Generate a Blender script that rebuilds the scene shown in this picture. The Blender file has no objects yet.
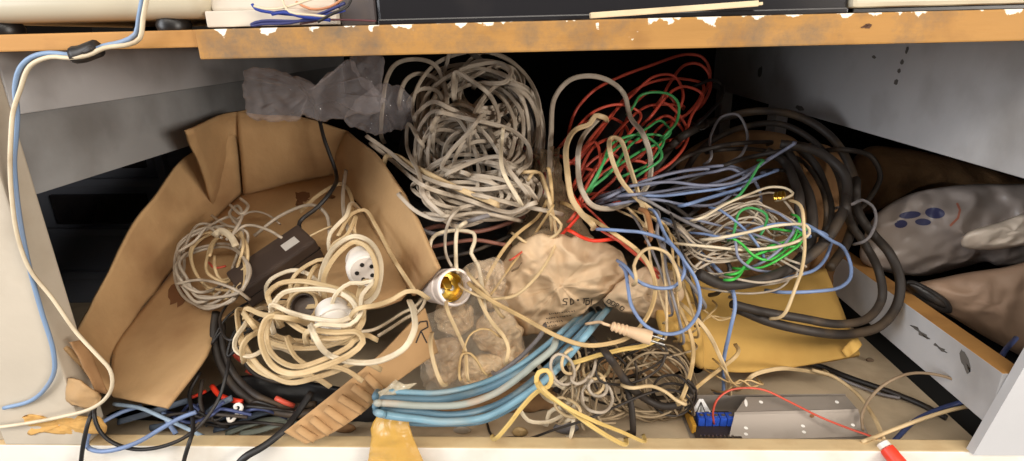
import bpy, bmesh, math, random
import numpy as np
from mathutils import Vector, Matrix, noise
from mathutils.bvhtree import BVHTree

SC = bpy.context.scene
COL = SC.collection
rnd = random.Random(7)

# ------------------------------------------------------------------ camera
F = 568.0
PIT, YAW, ROLL = math.radians(18.83), math.radians(2.6), math.radians(-1.37)
CAM = np.array([0.0, -0.40, 0.345])
_cp, _sp = math.cos(PIT), math.sin(PIT)
_cy, _sy = math.cos(YAW), math.sin(YAW)
_cr, _sr = math.cos(ROLL), math.sin(ROLL)
def to_world(x, u, f):            # camera right / up / forward -> world
    x, u = x * _cr - u * _sr, x * _sr + u * _cr
    fw, up = f * _cp + u * _sp, -f * _sp + u * _cp
    return np.array([x * _cy - fw * _sy, x * _sy + fw * _cy, up])
FWD = to_world(0, 0, 1)
cam_d = bpy.data.cameras.new('camera')
cam_d.sensor_width = 36.0
cam_d.lens = F / 1024 * 36.0
cam_d.clip_start = 0.01
cam = bpy.data.objects.new('camera', cam_d)
COL.objects.link(cam)
_r, _u, _b = to_world(1, 0, 0), to_world(0, 1, 0), -FWD
cam.matrix_world = Matrix(((_r[0], _u[0], _b[0], CAM[0]), (_r[1], _u[1], _b[1], CAM[1]), (_r[2], _u[2], _b[2], CAM[2]), (0, 0, 0, 1)))
SC.camera = cam

# ------------------------------------------------------------------ light and exposure
SC.view_settings.view_transform = 'Standard'
SC.view_settings.look = 'None'
SC.view_settings.gamma = 1.0
SC.view_settings.use_curve_mapping = False
SC.view_settings.exposure = -0.28
w = bpy.data.worlds.new('room_light')
SC.world = w
w.use_nodes = True
w.node_tree.nodes['Background'].inputs[0].default_value = (1.0, 0.95, 0.91, 1)
w.node_tree.nodes['Background'].inputs[1].default_value = 0.42
def area(name, loc, aim, sx, sy, power, col):
    d = bpy.data.lights.new(name, 'AREA')
    d.shape = 'RECTANGLE'; d.size = sx; d.size_y = sy; d.energy = power; d.color = col
    o = bpy.data.objects.new(name, d)
    COL.objects.link(o)
    o.location = loc
    o.rotation_euler = (Vector(aim) - Vector(loc)).to_track_quat('-Z', 'Y').to_euler()
    return o
area('ceiling_lamp', (0.0, -1.30, 1.40), (0, 0.1, 0.1), 2.6, 0.5, 38, (1.0, 0.92, 0.81))
area('right_fill', (1.5, -1.25, .47), (-.3, .1, .25), .7, .4, 34, (1.0, 0.93, 0.84))  # added fill light from low right, brightens the left planks
area('left_fill', (-1.7, -0.95, .62), (.3, .1, .12), .8, .9, 32, (0.93, 0.96, 1.0))  # added cool fill light, brightens the right side board

# ------------------------------------------------------------------ pixel rays -> places
def ray(px, py):
    return to_world((px - 512) / F, -(py - 230.5) / F, 1.0)
def onY(px, py, Y):
    r = ray(px, py); return CAM + r * ((Y - CAM[1]) / r[1])
def onZ(px, py, Z):
    r = ray(px, py); return CAM + r * ((Z - CAM[2]) / r[2])
def onX(px, py, X):
    r = ray(px, py); return CAM + r * ((X - CAM[0]) / r[0])
def depth(p):
    return float(np.dot(np.asarray(p) - CAM, FWD))
def mm(wpx, p):                     # width in the picture -> metres there
    return wpx * depth(p) / F

LEDGE_Z, FLOOR_Z = 0.011, -0.012
WL, WR = -0.400, 0.369
# tilted floor of the carton
bA, bD, bE = onY(110, 395, .025), onY(245, 190, .30), onY(330, 172, .30)
BN = np.cross(bE - bD, bA - bD); BN /= np.linalg.norm(BN)
if BN[2] < 0: BN = -BN
def on_base(px, py, lift=0.0):
    r = ray(px, py)
    return CAM + r * (np.dot(bA + BN * lift - CAM, BN) / np.dot(r, BN))
SURF = [(60, 440, .015), (200, 435, .03), (400, 435, .03), (600, 435, .035), (800, 435, .05), (980, 430, .05),
        (240, 400, .05), (320, 400, .035), (430, 400, .045), (540, 400, .06), (640, 400, .08), (760, 395, .10),
        (860, 390, .12), (950, 390, .10), (400, 340, .06), (220, 360, .08), (280, 370, .06), (350, 375, .045),
        (448, 285, .08), (440, 240, .14), (480, 330, .08), (480, 260, .13), (520, 390, .06),
        (450, 150, .24), (400, 120, .28), (520, 120, .27), (450, 70, .32), (520, 80, .32), (480, 200, .19),
        (560, 290, .12), (600, 260, .13), (620, 320, .09), (550, 230, .17), (560, 330, .08), (600, 180, .21),
        (600, 100, .30), (640, 80, .36), (680, 120, .34), (700, 60, .40), (650, 160, .24), (700, 180, .24),
        (750, 180, .25), (740, 230, .19), (800, 240, .19), (690, 230, .18), (680, 280, .12), (720, 290, .14),
        (800, 300, .15), (860, 180, .27), (850, 230, .21), (880, 280, .18), (870, 330, .165), (770, 130, .31),
        (820, 150, .29), (700, 340, .10), (800, 350, .14), (650, 350, .08), (600, 360, .08), (930, 230, .22), (1000, 280, .12)]
for q in [(170, 330), (220, 270), (270, 230), (320, 210), (300, 280), (250, 310), (360, 240), (370, 280), (340, 320)]:
    SURF.append((q[0], q[1], float(on_base(q[0], q[1], .02)[1])))
SX = np.array(SURF)
def surf(px, py):
    d2 = (SX[:, 0] - px) ** 2 + (SX[:, 1] - py) ** 2
    k = np.exp(-(d2 - d2.min()) / (2 * 26.0 ** 2)) / (1 + d2 / 900.0)
    return float((k * SX[:, 2]).sum() / k.sum())
def place(pt, Y=None):
    px, py = pt[0], pt[1]
    l = pt[2] if len(pt) > 2 else 0.0
    return onY(px, py, (surf(px, py) if Y is None else Y) - l)

# ------------------------------------------------------------------ materials
def lin(c):
    return tuple(((v / 255) / 12.92 if v / 255 <= .04045 else ((v / 255 + .055) / 1.055) ** 2.4) for v in c)
MATS = {}
def mat(name, rgb, rough=.5, var=.12, scale=60, dirt=None, dirt_amt=.35, dscale=25, bump=0.0, bscale=200, metal=0.0, stretch=(1, 1, 1), spec=.4, coat=0.0):
    if name in MATS: return MATS[name]
    m = bpy.data.materials.new(name); MATS[name] = m
    m.use_nodes = True
    nt = m.node_tree; N = nt.nodes; L = nt.links
    b = N['Principled BSDF']
    c = lin(rgb)
    tc = N.new('ShaderNodeTexCoord'); mp = N.new('ShaderNodeMapping'); mp.inputs['Scale'].default_value = stretch
    L.new(tc.outputs['Object'], mp.inputs[0])
    n1 = N.new('ShaderNodeTexNoise'); n1.inputs['Scale'].default_value = scale; n1.inputs['Detail'].default_value = 5
    L.new(mp.outputs[0], n1.inputs[0])
    mx = N.new('ShaderNodeMix'); mx.data_type = 'RGBA'
    mx.inputs[6].default_value = (*[max(0, v * (1 - var * 1.6)) for v in c], 1)
    mx.inputs[7].default_value = (*[min(1, v * (1 + var * 1.6)) for v in c], 1)
    L.new(n1.outputs[0], mx.inputs[0])
    out = mx.outputs[2]
    if dirt:
        n2 = N.new('ShaderNodeTexNoise'); n2.inputs['Scale'].default_value = dscale; n2.inputs['Detail'].default_value = 6
        L.new(tc.outputs['Object'], n2.inputs[0])
        rp = N.new('ShaderNodeValToRGB'); rp.color_ramp.elements[0].position = .5; rp.color_ramp.elements[1].position = .72
        rp.color_ramp.elements[1].color = (dirt_amt, dirt_amt, dirt_amt, 1)
        L.new(n2.outputs[0], rp.inputs[0])
        m2 = N.new('ShaderNodeMix'); m2.data_type = 'RGBA'
        m2.inputs[7].default_value = (*lin(dirt), 1)
        L.new(rp.outputs[0], m2.inputs[0]); L.new(out, m2.inputs[6])
        out = m2.outputs[2]
    L.new(out, b.inputs['Base Color'])
    b.inputs['Roughness'].default_value = rough
    b.inputs['Metallic'].default_value = metal
    b.inputs['Specular IOR Level'].default_value = spec
    b.inputs['Coat Weight'].default_value = coat
    if bump:
        n3 = N.new('ShaderNodeTexNoise'); n3.inputs['Scale'].default_value = bscale; n3.inputs['Detail'].default_value = 4
        L.new(mp.outputs[0], n3.inputs[0])
        bp = N.new('ShaderNodeBump'); bp.inputs['Strength'].default_value = bump; bp.inputs['Distance'].default_value = .004
        L.new(n3.outputs[0], bp.inputs['Height']); L.new(bp.outputs[0], b.inputs['Normal'])
    return m
def film(name, rgb, clear=.6, rough=.15, bump=.5, bscale=60):
    if name in MATS: return MATS[name]
    m = bpy.data.materials.new(name); MATS[name] = m
    m.use_nodes = True
    nt = m.node_tree; N = nt.nodes; L = nt.links
    b = N['Principled BSDF']; b.inputs['Base Color'].default_value = (*lin(rgb), 1); b.inputs['Roughness'].default_value = rough
    b.inputs['Specular IOR Level'].default_value = .7
    tc = N.new('ShaderNodeTexCoord')
    n = N.new('ShaderNodeTexNoise'); n.inputs['Scale'].default_value = bscale; n.inputs['Detail'].default_value = 3; n.inputs['Distortion'].default_value = 1.5
    L.new(tc.outputs['Object'], n.inputs[0])
    bp = N.new('ShaderNodeBump'); bp.inputs['Strength'].default_value = bump; bp.inputs['Distance'].default_value = .006
    L.new(n.outputs[0], bp.inputs['Height']); L.new(bp.outputs[0], b.inputs['Normal'])
    t = N.new('ShaderNodeBsdfTransparent')
    lw = N.new('ShaderNodeLayerWeight'); lw.inputs[0].default_value = .22
    mr = N.new('ShaderNodeMapRange'); mr.inputs['To Min'].default_value = 1 - clear; mr.inputs['To Max'].default_value = min(1.0, 1.5 - clear)
    L.new(lw.outputs['Facing'], mr.inputs[0])
    mx = N.new('ShaderNodeMixShader')
    L.new(mr.outputs[0], mx.inputs[0]); L.new(t.outputs[0], mx.inputs[1]); L.new(b.outputs[0], mx.inputs[2])
    L.new(mx.outputs[0], N['Material Output'].inputs[0])
    return m
DUST = (120, 100, 75)
M_white = mat('white_flex', (216, 200, 172), .45, .10, 30, (150, 122, 84), .5, 40)
M_cream = mat('cream_flex', (204, 178, 136), .5, .12, 30, (140, 106, 64), .5, 40)
M_oldwhite = mat('old_white_flex', (180, 166, 148), .5, .14, 30, (112, 94, 76), .6, 45)
M_beige = mat('beige_flex', (190, 160, 112), .5, .14, 30, (96, 74, 48), .5, 40)
M_yellow = mat('yellowed_flex', (212, 180, 108), .45, .12, 30, (140, 104, 54), .4, 40)
M_red = mat('red_wire', (204, 84, 64), .42, .12, 30, (120, 60, 45), .4, 40)
M_brightred = mat('bright_red_wire', (226, 60, 36), .4, .06, 30)
M_green = mat('green_wire', (70, 156, 88), .42, .12, 30, (60, 90, 60), .4, 40)
M_limegreen = mat('vivid_green_wire', (66, 180, 70), .4, .1, 30)
M_blue = mat('blue_wire', (118, 138, 176), .42, .1, 30, (90, 96, 120), .4, 40)
M_slate = mat('slate_blue_wire', (126, 130, 150), .45, .12, 30, (90, 84, 86), .5, 40)
M_grey = mat('grey_cable', (128, 124, 126), .5, .12, 30, (86, 76, 66), .5, 40)
M_sky = mat('pale_blue_hose', (122, 160, 178), .4, .08, 20, (170, 160, 140), .45, 30)
M_skydark = mat('worn_blue_hose', (98, 130, 148), .45, .14, 30, (180, 172, 150), .6, 22)
M_black = mat('black_cable', (34, 31, 30), .45, .2, 40, (84, 68, 52), .35, 30)
M_brownblk = mat('dusty_black_cable', (48, 41, 36), .6, .25, 30, (118, 96, 70), .5, 24)
M_navy = mat('navy_cable', (62, 72, 112), .45, .15, 40)
M_card = mat('cardboard', (180, 145, 102), .85, .09, 14, (128, 88, 54), .55, 13, .15, 160)
M_carddark = mat('old_cardboard', (150, 112, 74), .9, .12, 16, (96, 66, 42), .5, 14, .2, 160)
M_cardyel = mat('yellow_cardboard', (194, 154, 82), .85, .08, 14, (150, 108, 44), .4, 14, .15, 120)
M_ceramic = mat('white_ceramic', (236, 230, 222), .28, .03, 20, (180, 164, 140), .2, 30, spec=.5)
M_plastic_grey = mat('black_box_plastic', (22, 21, 21), .38, .1, 40, (70, 60, 50), .3, 18)
M_cableblk = M_black

# ------------------------------------------------------------------ building tools
def props(o, label=None, cat=None, group=None, kind=None):
    if label: o['label'] = label
    if cat: o['category'] = cat
    if group: o['group'] = group
    if kind: o['kind'] = kind
    return o
def root(name, loc, label, cat, group=None):
    o = bpy.data.objects.new(name, None)
    o.empty_display_size = .01
    COL.objects.link(o); o.location = tuple(float(v) for v in loc)
    return props(o, label, cat, group)
def link(name, verts, faces, m, parent=None, smooth=True):
    v = np.asarray(verts, float)
    if parent is None:
        org = np.array([v[:, 0].mean(), v[:, 1].mean(), v[:, 2].min()])
    else:
        org = np.array(parent.location) if parent.parent is None else np.array(parent.location) + np.array(parent.parent.location)
    me = bpy.data.meshes.new(name)
    me.from_pydata((v - org).tolist(), [], [tuple(int(i) for i in f) for f in faces])
    bm = bmesh.new(); bm.from_mesh(me); bmesh.ops.recalc_face_normals(bm, faces=bm.faces); bm.to_mesh(me); bm.free()
    me.materials.append(m)
    if smooth: me.polygons.foreach_set('use_smooth', [True] * len(me.polygons))
    o = bpy.data.objects.new(name, me)
    COL.objects.link(o)
    if parent is None: o.location = org
    else: o.parent = parent
    return o
def link_bm(name, bm, m, parent=None, smooth=False):
    bm.verts.index_update()
    v = np.array([tuple(x.co) for x in bm.verts]); f = [[y.index for y in x.verts] for x in bm.faces]
    bm.free()
    return link(name, v, f, m, parent, smooth)
def box(name, lo, hi, m, parent=None, bevel=.002, R=None, c=None):
    """axis aligned lo..hi, or half sizes turned by R about c"""
    bm = bmesh.new()
    bmesh.ops.create_cube(bm, size=1)
    lo, hi = np.asarray(lo, float), np.asarray(hi, float)
    for v in bm.verts:
        q = (lo + hi) / 2 + np.array(v.co) * (hi - lo)
        v.co = Vector(q)
    if bevel:
        bmesh.ops.bevel(bm, geom=list(bm.edges), offset=bevel, segments=2, affect='EDGES', profile=.6)
    if R is not None:
        for v in bm.verts: v.co = Vector(np.asarray(c) + np.asarray(R) @ np.array(v.co))
    return link_bm(name, bm, m, parent)
def spline(ctrl, step=.004):
    p = np.asarray(ctrl, float)
    p = np.vstack([2 * p[0] - p[1], p, 2 * p[-1] - p[-2]])
    out = []
    for i in range(1, len(p) - 2):
        a, b, c, d = p[i - 1:i + 3]
        n = max(2, int(np.linalg.norm(c - b) / step))
        t0, t1 = 0, max(1e-4, np.linalg.norm(b - a)) ** .5
        t2 = t1 + max(1e-4, np.linalg.norm(c - b)) ** .5
        t3 = t2 + max(1e-4, np.linalg.norm(d - c)) ** .5
        for t in np.linspace(t1, t2, n, endpoint=False):
            A1 = (t1 - t) / (t1 - t0) * a + (t - t0) / (t1 - t0) * b
            A2 = (t2 - t) / (t2 - t1) * b + (t - t1) / (t2 - t1) * c
            A3 = (t3 - t) / (t3 - t2) * c + (t - t2) / (t3 - t2) * d
            B1 = (t2 - t) / (t2 - t0) * A1 + (t - t0) / (t2 - t0) * A2
            B2 = (t3 - t) / (t3 - t1) * A2 + (t - t1) / (t3 - t1) * A3
            out.append((t2 - t) / (t2 - t1) * B1 + (t - t1) / (t2 - t1) * B2)
    out.append(p[-2])
    return np.array(out)
def round_prof(r, n=8):
    a = np.linspace(0, 2 * math.pi, n, endpoint=False)
    return np.stack([np.cos(a) * r, np.sin(a) * r], 1)
def twin_prof(w):
    r = w / 4
    pts = []
    for k in range(7):
        a = math.radians(-125 + k * 250 / 6); pts.append((r * 1.0 + r * math.cos(a), r * 1.15 * math.sin(a)))
    for k in range(7):
        a = math.radians(55 + k * 250 / 6); pts.append((-r * 1.0 + r * math.cos(a), r * 1.15 * math.sin(a)))
    return np.array(pts)
def sweep(path, prof, twist=0.0, phase=0.0, scale=None):
    n = len(path)
    T = np.gradient(path, axis=0)
    T /= np.maximum(np.linalg.norm(T, axis=1), 1e-9)[:, None]
    V = path - CAM; V /= np.linalg.norm(V, axis=1)[:, None]
    A = np.cross(T, V)
    ln = np.linalg.norm(A, axis=1)
    for i in range(n):                      # keep the frame going where the cable runs straight away
        if ln[i] < .15: A[i] = A[i - 1] if i else np.cross(T[i], [0, 0, 1.0])
        if i and np.dot(A[i], A[i - 1]) < 0: A[i] = -A[i]
    A = A - T * (A * T).sum(1)[:, None]
    for _ in range(3): A[1:-1] = (A[:-2] + A[1:-1] * 2 + A[2:]) / 4
    A = A - T * (A * T).sum(1)[:, None]
    A /= np.maximum(np.linalg.norm(A, axis=1), 1e-9)[:, None]
    B = np.cross(T, A)
    s = np.linspace(0, 1, n)
    L = np.linalg.norm(np.diff(path, axis=0), axis=1).sum()
    ang = twist * np.sin(phase + s * L * 22)
    ca, sa = np.cos(ang)[:, None], np.sin(ang)[:, None]
    A, B = A * ca + B * sa, -A * sa + B * ca
    k = len(prof)
    sc = np.ones(n) if scale is None else scale
    v = (path[:, None, :] + A[:, None, :] * (prof[None, :, 0] * sc[:, None])[:, :, None] + B[:, None, :] * (prof[None, :, 1] * sc[:, None])[:, :, None]).reshape(-1, 3)
    f = []
    for i in range(n - 1):
        for j in range(k):
            f.append((i * k + j, i * k + (j + 1) % k, (i + 1) * k + (j + 1) % k, (i + 1) * k + j))
    f.append(tuple(range(k - 1, -1, -1))); f.append(tuple(range((n - 1) * k, n * k)))
    return v, f
GRID = {}
def settle(p, r, limit=.03, last=True):
    """lay a cable over the ones already there: push it off them towards the open front"""
    n = len(p); s = np.zeros(n); cs = .009
    U = CAM - p; U /= np.linalg.norm(U, axis=1)[:, None]
    for i in range(n):
        for _ in range(3):
            a = p[i] + U[i] * s[i]; best = 0.0
            k0 = np.floor(a / cs).astype(int)
            for dx in (-1, 0, 1):
                for dy in (-1, 0, 1):
                    for dz in (-1, 0, 1):
                        for (q, rq) in GRID.get((k0[0] + dx, k0[1] + dy, k0[2] + dz), ()):
                            d = q - a; R = r + rq + .0009; dd = d @ d
                            if dd < R * R * .98:
                                b = d @ U[i]; best = max(best, b + math.sqrt(max(0, R * R - (dd - b * b))))
            if best <= 0: break
            s[i] = min(limit, s[i] + best)
    m = s.copy()
    for k in (1, 2, 3):
        m[k:] = np.maximum(m[k:], s[:-k]); m[:-k] = np.maximum(m[:-k], s[k:])
    for _ in range(4):
        e = np.concatenate([m[:1], m, m[-1:]]); m = (e[:-2] + 2 * e[1:-1] + e[2:]) / 4
    p = p + U * m[:, None]
    if not last: return p
    for q in p:
        k = tuple(np.floor(q / cs).astype(int)); GRID.setdefault(k, []).append((q, r))
    return p
def cable(name, pts, w, m, label=None, cat='cable', group=None, twin=False, parent=None, Y=None, jit=0.0, flat=None, dive=True):
    """a cable through picture points (x, y[, lift off the heap]); w is its width in the picture"""
    if isinstance(pts, np.ndarray): c = pts
    else:
        c = np.array([place(p, Y) for p in pts])
        if dive and Y is None and parent is None and w < 9:      # loose ends tuck into the heap
            for k, j in ((0, 1), (-1, -2)):
                e = c[k] - c[j]; e = e / np.linalg.norm(e)
                q1, q2 = c[k] + e * .006 + FWD * .006, c[k] + e * .010 + FWD * .022
                c = np.vstack([q2, q1, c]) if k == 0 else np.vstack([c, q1, q2])
    w = w * .9
    if jit: c = c + np.array([[rnd.gauss(0, jit) for _ in range(3)] for _ in c])
    p = spline(c)
    p[:, 2] = np.maximum(p[:, 2], FLOOR_Z + .002)
    wid = mm(w, c.mean(0))
    if len(p) > 6:
        rr = wid * (.42 if twin else .3 if flat else .5)
        for k in range(3): p = settle(p, rr, .022 if parent is None else .004, k == 2)
    if flat: 
        pr = round_prof(wid / 2, 10); pr[:, 1] *= flat
        v, f = sweep(p, pr, .5, rnd.uniform(0, 6))
    elif twin: v, f = sweep(p, twin_prof(wid), .55, rnd.uniform(0, 6))
    else: v, f = sweep(p, round_prof(wid / 2, 7 if w < 6 else 12))
    o = link(name, v, f, m, parent)
    if label: props(o, label, cat, group)
    return o
def coil_pts(cx, cy, rx, ry, rot, turns, lift=.01, tilt=.02, jit=.12, wander=4, start=0.0, n=9, Y=None):
    """an untidy coil, each turn tilted its own way"""
    out = []
    a = start
    ph, jx, jy, gx, gy = 0, 1, 1, 0, 0
    for k in range(int(turns * n) + 1):
        if k % n == 0:
            t = (rnd.uniform(-jit, jit), rnd.uniform(-jit, jit), rnd.gauss(0, wander), rnd.gauss(0, wander), rnd.uniform(0, 6.28), rnd.uniform(-.5, 1) * tilt)
            if k == 0: cur = t
        cur = tuple(cur[i] * .7 + t[i] * .3 for i in range(6))
        x = rx * (1 + cur[0]) * math.cos(a); y = ry * (1 + cur[1]) * math.sin(a)
        c, s = math.cos(rot), math.sin(rot)
        l = lift + cur[5] + tilt * .6 * math.sin(a + cur[4])
        px, py = cx + cur[2] + x * c - y * s, cy + cur[3] + x * s + y * c
        out.append(place((px, py, l), Y))
        a += 2 * math.pi / n * rnd.uniform(.9, 1.1)
    return np.array(out)
def grid_sheet(name, rows, m, parent=None, thick=.003, sub=6, crumple=0.0, cscale=25, ridged=True, world=False, seed=0.0, wave=None, smooth=True):
    """a bent sheet through rows of (x, y, Y) points, with a real thickness"""
    W = np.array([[np.asarray(q, float) if world else onY(*q) for q in r] for r in rows])
    def up(A):
        P = np.concatenate([2 * A[:1] - A[1:2], A, 2 * A[-1:] - A[-2:-1]], 0)
        out = []
        for i in range(1, len(P) - 2):
            for t in np.linspace(0, 1, sub, endpoint=False):
                a, b, c, d = P[i - 1], P[i], P[i + 1], P[i + 2]
                out.append(.5 * (2 * b + (c - a) * t + (2 * a - 5 * b + 4 * c - d) * t * t + (3 * b - a - 3 * c + d) * t ** 3))
        out.append(P[-2])
        return np.array(out)
    G = up(W); G = np.swapaxes(up(np.swapaxes(G, 0, 1)), 0, 1)
    R, K = G.shape[:2]
    du = np.gradient(G, axis=0); dv = np.gradient(G, axis=1)
    Nn = np.cross(du, dv); Nn /= np.maximum(np.linalg.norm(Nn, axis=2), 1e-9)[:, :, None]
    if np.sum(Nn * (CAM - G)) < 0: Nn = -Nn
    if crumple:
        for i in range(R):
            for j in range(K):
                q = Vector(G[i, j] * cscale + seed)
                h = noise.noise(q) + .5 * noise.noise(q * 2.3) + .25 * noise.noise(q * 5)
                if ridged: h = 1 - 2 * abs(h)
                G[i, j] = G[i, j] + Nn[i, j] * h * crumple
    if wave is not None:
        for i in range(R):
            for j in range(K): G[i, j] = G[i, j] + Nn[i, j] * wave(i / (R - 1), j / (K - 1))
    H = G - Nn * thick
    v = np.concatenate([G.reshape(-1, 3), H.reshape(-1, 3)])
    o = R * K
    f = []
    for i in range(R - 1):
        for j in range(K - 1):
            a, b, c, d = i * K + j, i * K + j + 1, (i + 1) * K + j + 1, (i + 1) * K + j
            f.append((a, b, c, d)); f.append((o + d, o + c, o + b, o + a))
    ring = [(0, j) for j in range(K - 1)] + [(i, K - 1) for i in range(R - 1)] + [(R - 1, j) for j in range(K - 1, 0, -1)] + [(i, 0) for i in range(R - 1, 0, -1)]
    ids = [i * K + j for i, j in ring]
    for a, b in zip(ids, ids[1:] + ids[:1]): f.append((a, o + a, o + b, b))
    return link(name, v, f, m, parent, smooth)
def sack(name, outline, m, parent=None, Y=None, front=.03, back=.04, crumple=.004, cscale=30, rings=14, per=8, seed=0.0, power=.5, ragged=0.0):
    """a closed crumpled bag whose rim follows an outline of picture points"""
    rim = np.array([place(q, Y) for q in outline])
    rim = np.vstack([rim, rim[:1]])
    loop = spline(rim, 1.0)
    pts = []
    for i in range(len(rim) - 1):
        a, b = rim[i], rim[i + 1]
        p0 = rim[i - 1] if i else rim[-2]; p3 = rim[i + 2] if i + 2 < len(rim) else rim[1]
        for t in np.linspace(0, 1, per, endpoint=False):
            pts.append(.5 * (2 * a + (b - p0) * t + (2 * p0 - 5 * a + 4 * b - p3) * t * t + (3 * a - p0 - 3 * b + p3) * t ** 3))
    R = np.array(pts); K = len(R)
    if ragged: R = R + np.array([np.array(noise.noise_vector(Vector(q * 55 + seed))) + .6 * np.array(noise.noise_vector(Vector(q * 130 + seed))) for q in R]) * ragged
    c = R.mean(0)
    d = (c - CAM) / np.linalg.norm(c - CAM)
    v = []; f = []
    def shell(sgn, h):
        rows = []
        for k in range(rings):
            s = 1 - k / rings
            row = []
            for q in R:
                p = c + (q - c) * s + sgn * d * h * (max(0, 1 - s * s)) ** power
                n3 = Vector(p * cscale + seed)
                z = noise.noise(n3) + .5 * noise.noise(n3 * 2.2) + .25 * noise.noise(n3 * 4.7)
                p = p + sgn * d * ((1 - 2 * abs(z)) * crumple if k else 0) + (R.mean(0) * 0)
                p[2] = max(p[2], FLOOR_Z + .001)
                row.append(len(v)); v.append(p)
            rows.append(row)
        e = len(v); v.append(c + sgn * d * h)
        return rows, e
    fr, fe = shell(-1, front); br, be = shell(1, back)
    for rows, e in ((fr, fe), (br, be)):
        if rows is br: rows[0] = fr[0]
        for k in range(rings - 1):
            for j in range(K): f.append((rows[k][j], rows[k][(j + 1) % K], rows[k + 1][(j + 1) % K], rows[k + 1][j]))
        for j in range(K): f.append((rows[-1][j], rows[-1][(j + 1) % K], e))
    o = link(name, v, f, m, parent)
    bm = bmesh.new(); bm.from_mesh(o.data)
    bmesh.ops.delete(bm, geom=[x for x in bm.verts if not x.link_faces], context='VERTS')
    bmesh.ops.recalc_face_normals(bm, faces=bm.faces); bm.to_mesh(o.data); bm.free()
    return o
def world_of(o):
    p = np.array(o.location) if o.parent is None else np.array(o.parent.location) + (np.array(o.parent.parent.location) if o.parent.parent else 0)
    return p
def bvh_of(o):
    off = world_of(o)
    return BVHTree.FromPolygons([tuple(np.array(v.co) + off) for v in o.data.vertices], [tuple(p.vertices) for p in o.data.polygons])
def printed(name, target, strokes, w, m, parent, off=.0006):
    """ink strokes (picture polylines) laid onto the surface of target; parent is a thing"""
    t = bvh_of(target)
    v, f = [], []
    def hit(x, y):
        r = ray(x, y); h = t.ray_cast(Vector(CAM), Vector(r / np.linalg.norm(r)))
        if h[0] is None: return None
        return np.array(h[0]) - r / np.linalg.norm(r) * off
    for s in strokes:
        fine = []
        for a, b in zip(s, s[1:]):
            n = max(2, int(math.hypot(b[0] - a[0], b[1] - a[1]) / .8))
            fine += [(a[0] + (b[0] - a[0]) * k / n, a[1] + (b[1] - a[1]) * k / n) for k in range(n)]
        fine.append(s[-1])
        prev = None
        for k, q in enumerate(fine):
            e = fine[min(k + 1, len(fine) - 1)]; g = fine[max(k - 1, 0)]
            tx, ty = e[0] - g[0], e[1] - g[1]; l = math.hypot(tx, ty) or 1
            nx, ny = -ty / l * w / 2, tx / l * w / 2
            A, B = hit(q[0] + nx, q[1] + ny), hit(q[0] - nx, q[1] - ny)
            if A is None or B is None: prev = None; continue
            i = len(v); v += [A, B]
            if prev is not None: f.append((prev, prev + 1, i + 1, i))
            prev = i
    return link(name, v, f, m, parent) if f else None
def patch(name, target, outline, m, parent, off=.0006, rings=5):
    """a printed area laid onto the surface of target"""
    t = bvh_of(target)
    cx = sum(q[0] for q in outline) / len(outline); cy = sum(q[1] for q in outline) / len(outline)
    v, f = [], []
    K = len(outline)
    for k in range(rings):
        s = 1 - k / rings
        for q in outline:
            r = ray(cx + (q[0] - cx) * s, cy + (q[1] - cy) * s); r /= np.linalg.norm(r)
            h = t.ray_cast(Vector(CAM), Vector(r))
            v.append(np.array(h[0]) - r * off if h[0] is not None else (v[-1] if v else onY(cx, cy, .2)))
    r = ray(cx, cy); r /= np.linalg.norm(r); h = t.ray_cast(Vector(CAM), Vector(r))
    v.append(np.array(h[0]) - r * off if h[0] is not None else v[-1])
    for k in range(rings - 1):
        for j in range(K): f.append((k * K + j, k * K + (j + 1) % K, (k + 1) * K + (j + 1) % K, (k + 1) * K + j))
    for j in range(K): f.append(((rings - 1) * K + j, (rings - 1) * K + (j + 1) % K, rings * K))
    return link(name, v, f, m, parent)
def lathe(name, prof, org, axis, m, parent=None, n=40):
    """profile (radius, height) turned about axis at org"""
    ax = np.asarray(axis, float); ax /= np.linalg.norm(ax)
    a = np.cross(ax, [0, 0, 1.0]); a = a / np.linalg.norm(a) if np.linalg.norm(a) > .05 else np.array([1.0, 0, 0]); b = np.cross(ax, a)
    v, f = [], []
    for r, h in prof:
        for k in range(n):
            t = 2 * math.pi * k / n
            v.append(org + ax * h + (a * math.cos(t) + b * math.sin(t)) * max(r, 1e-5))
    for i in range(len(prof) - 1):
        for k in range(n): f.append((i * n + k, i * n + (k + 1) % n, (i + 1) * n + (k + 1) % n, (i + 1) * n + k))
    f.append(tuple(range(n))); f.append(tuple(range((len(prof) - 1) * n, len(prof) * n)))
    o = link(name, v, f, m, parent)
    o.data.polygons.foreach_set('use_smooth', [len(p.vertices) == 4 for p in o.data.polygons])
    o.modifiers.new('edge', 'EDGE_SPLIT').split_angle = math.radians(38)
    return o
def basis(z, x):
    z = np.asarray(z, float); z /= np.linalg.norm(z); x = np.asarray(x, float); x = x - z * np.dot(x, z); x /= np.linalg.norm(x)
    return np.stack([x, np.cross(z, x), z], 1)
def struct(o, label=None):
    o['kind'] = 'structure'
    if label: o['label'] = label
    return o

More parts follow.
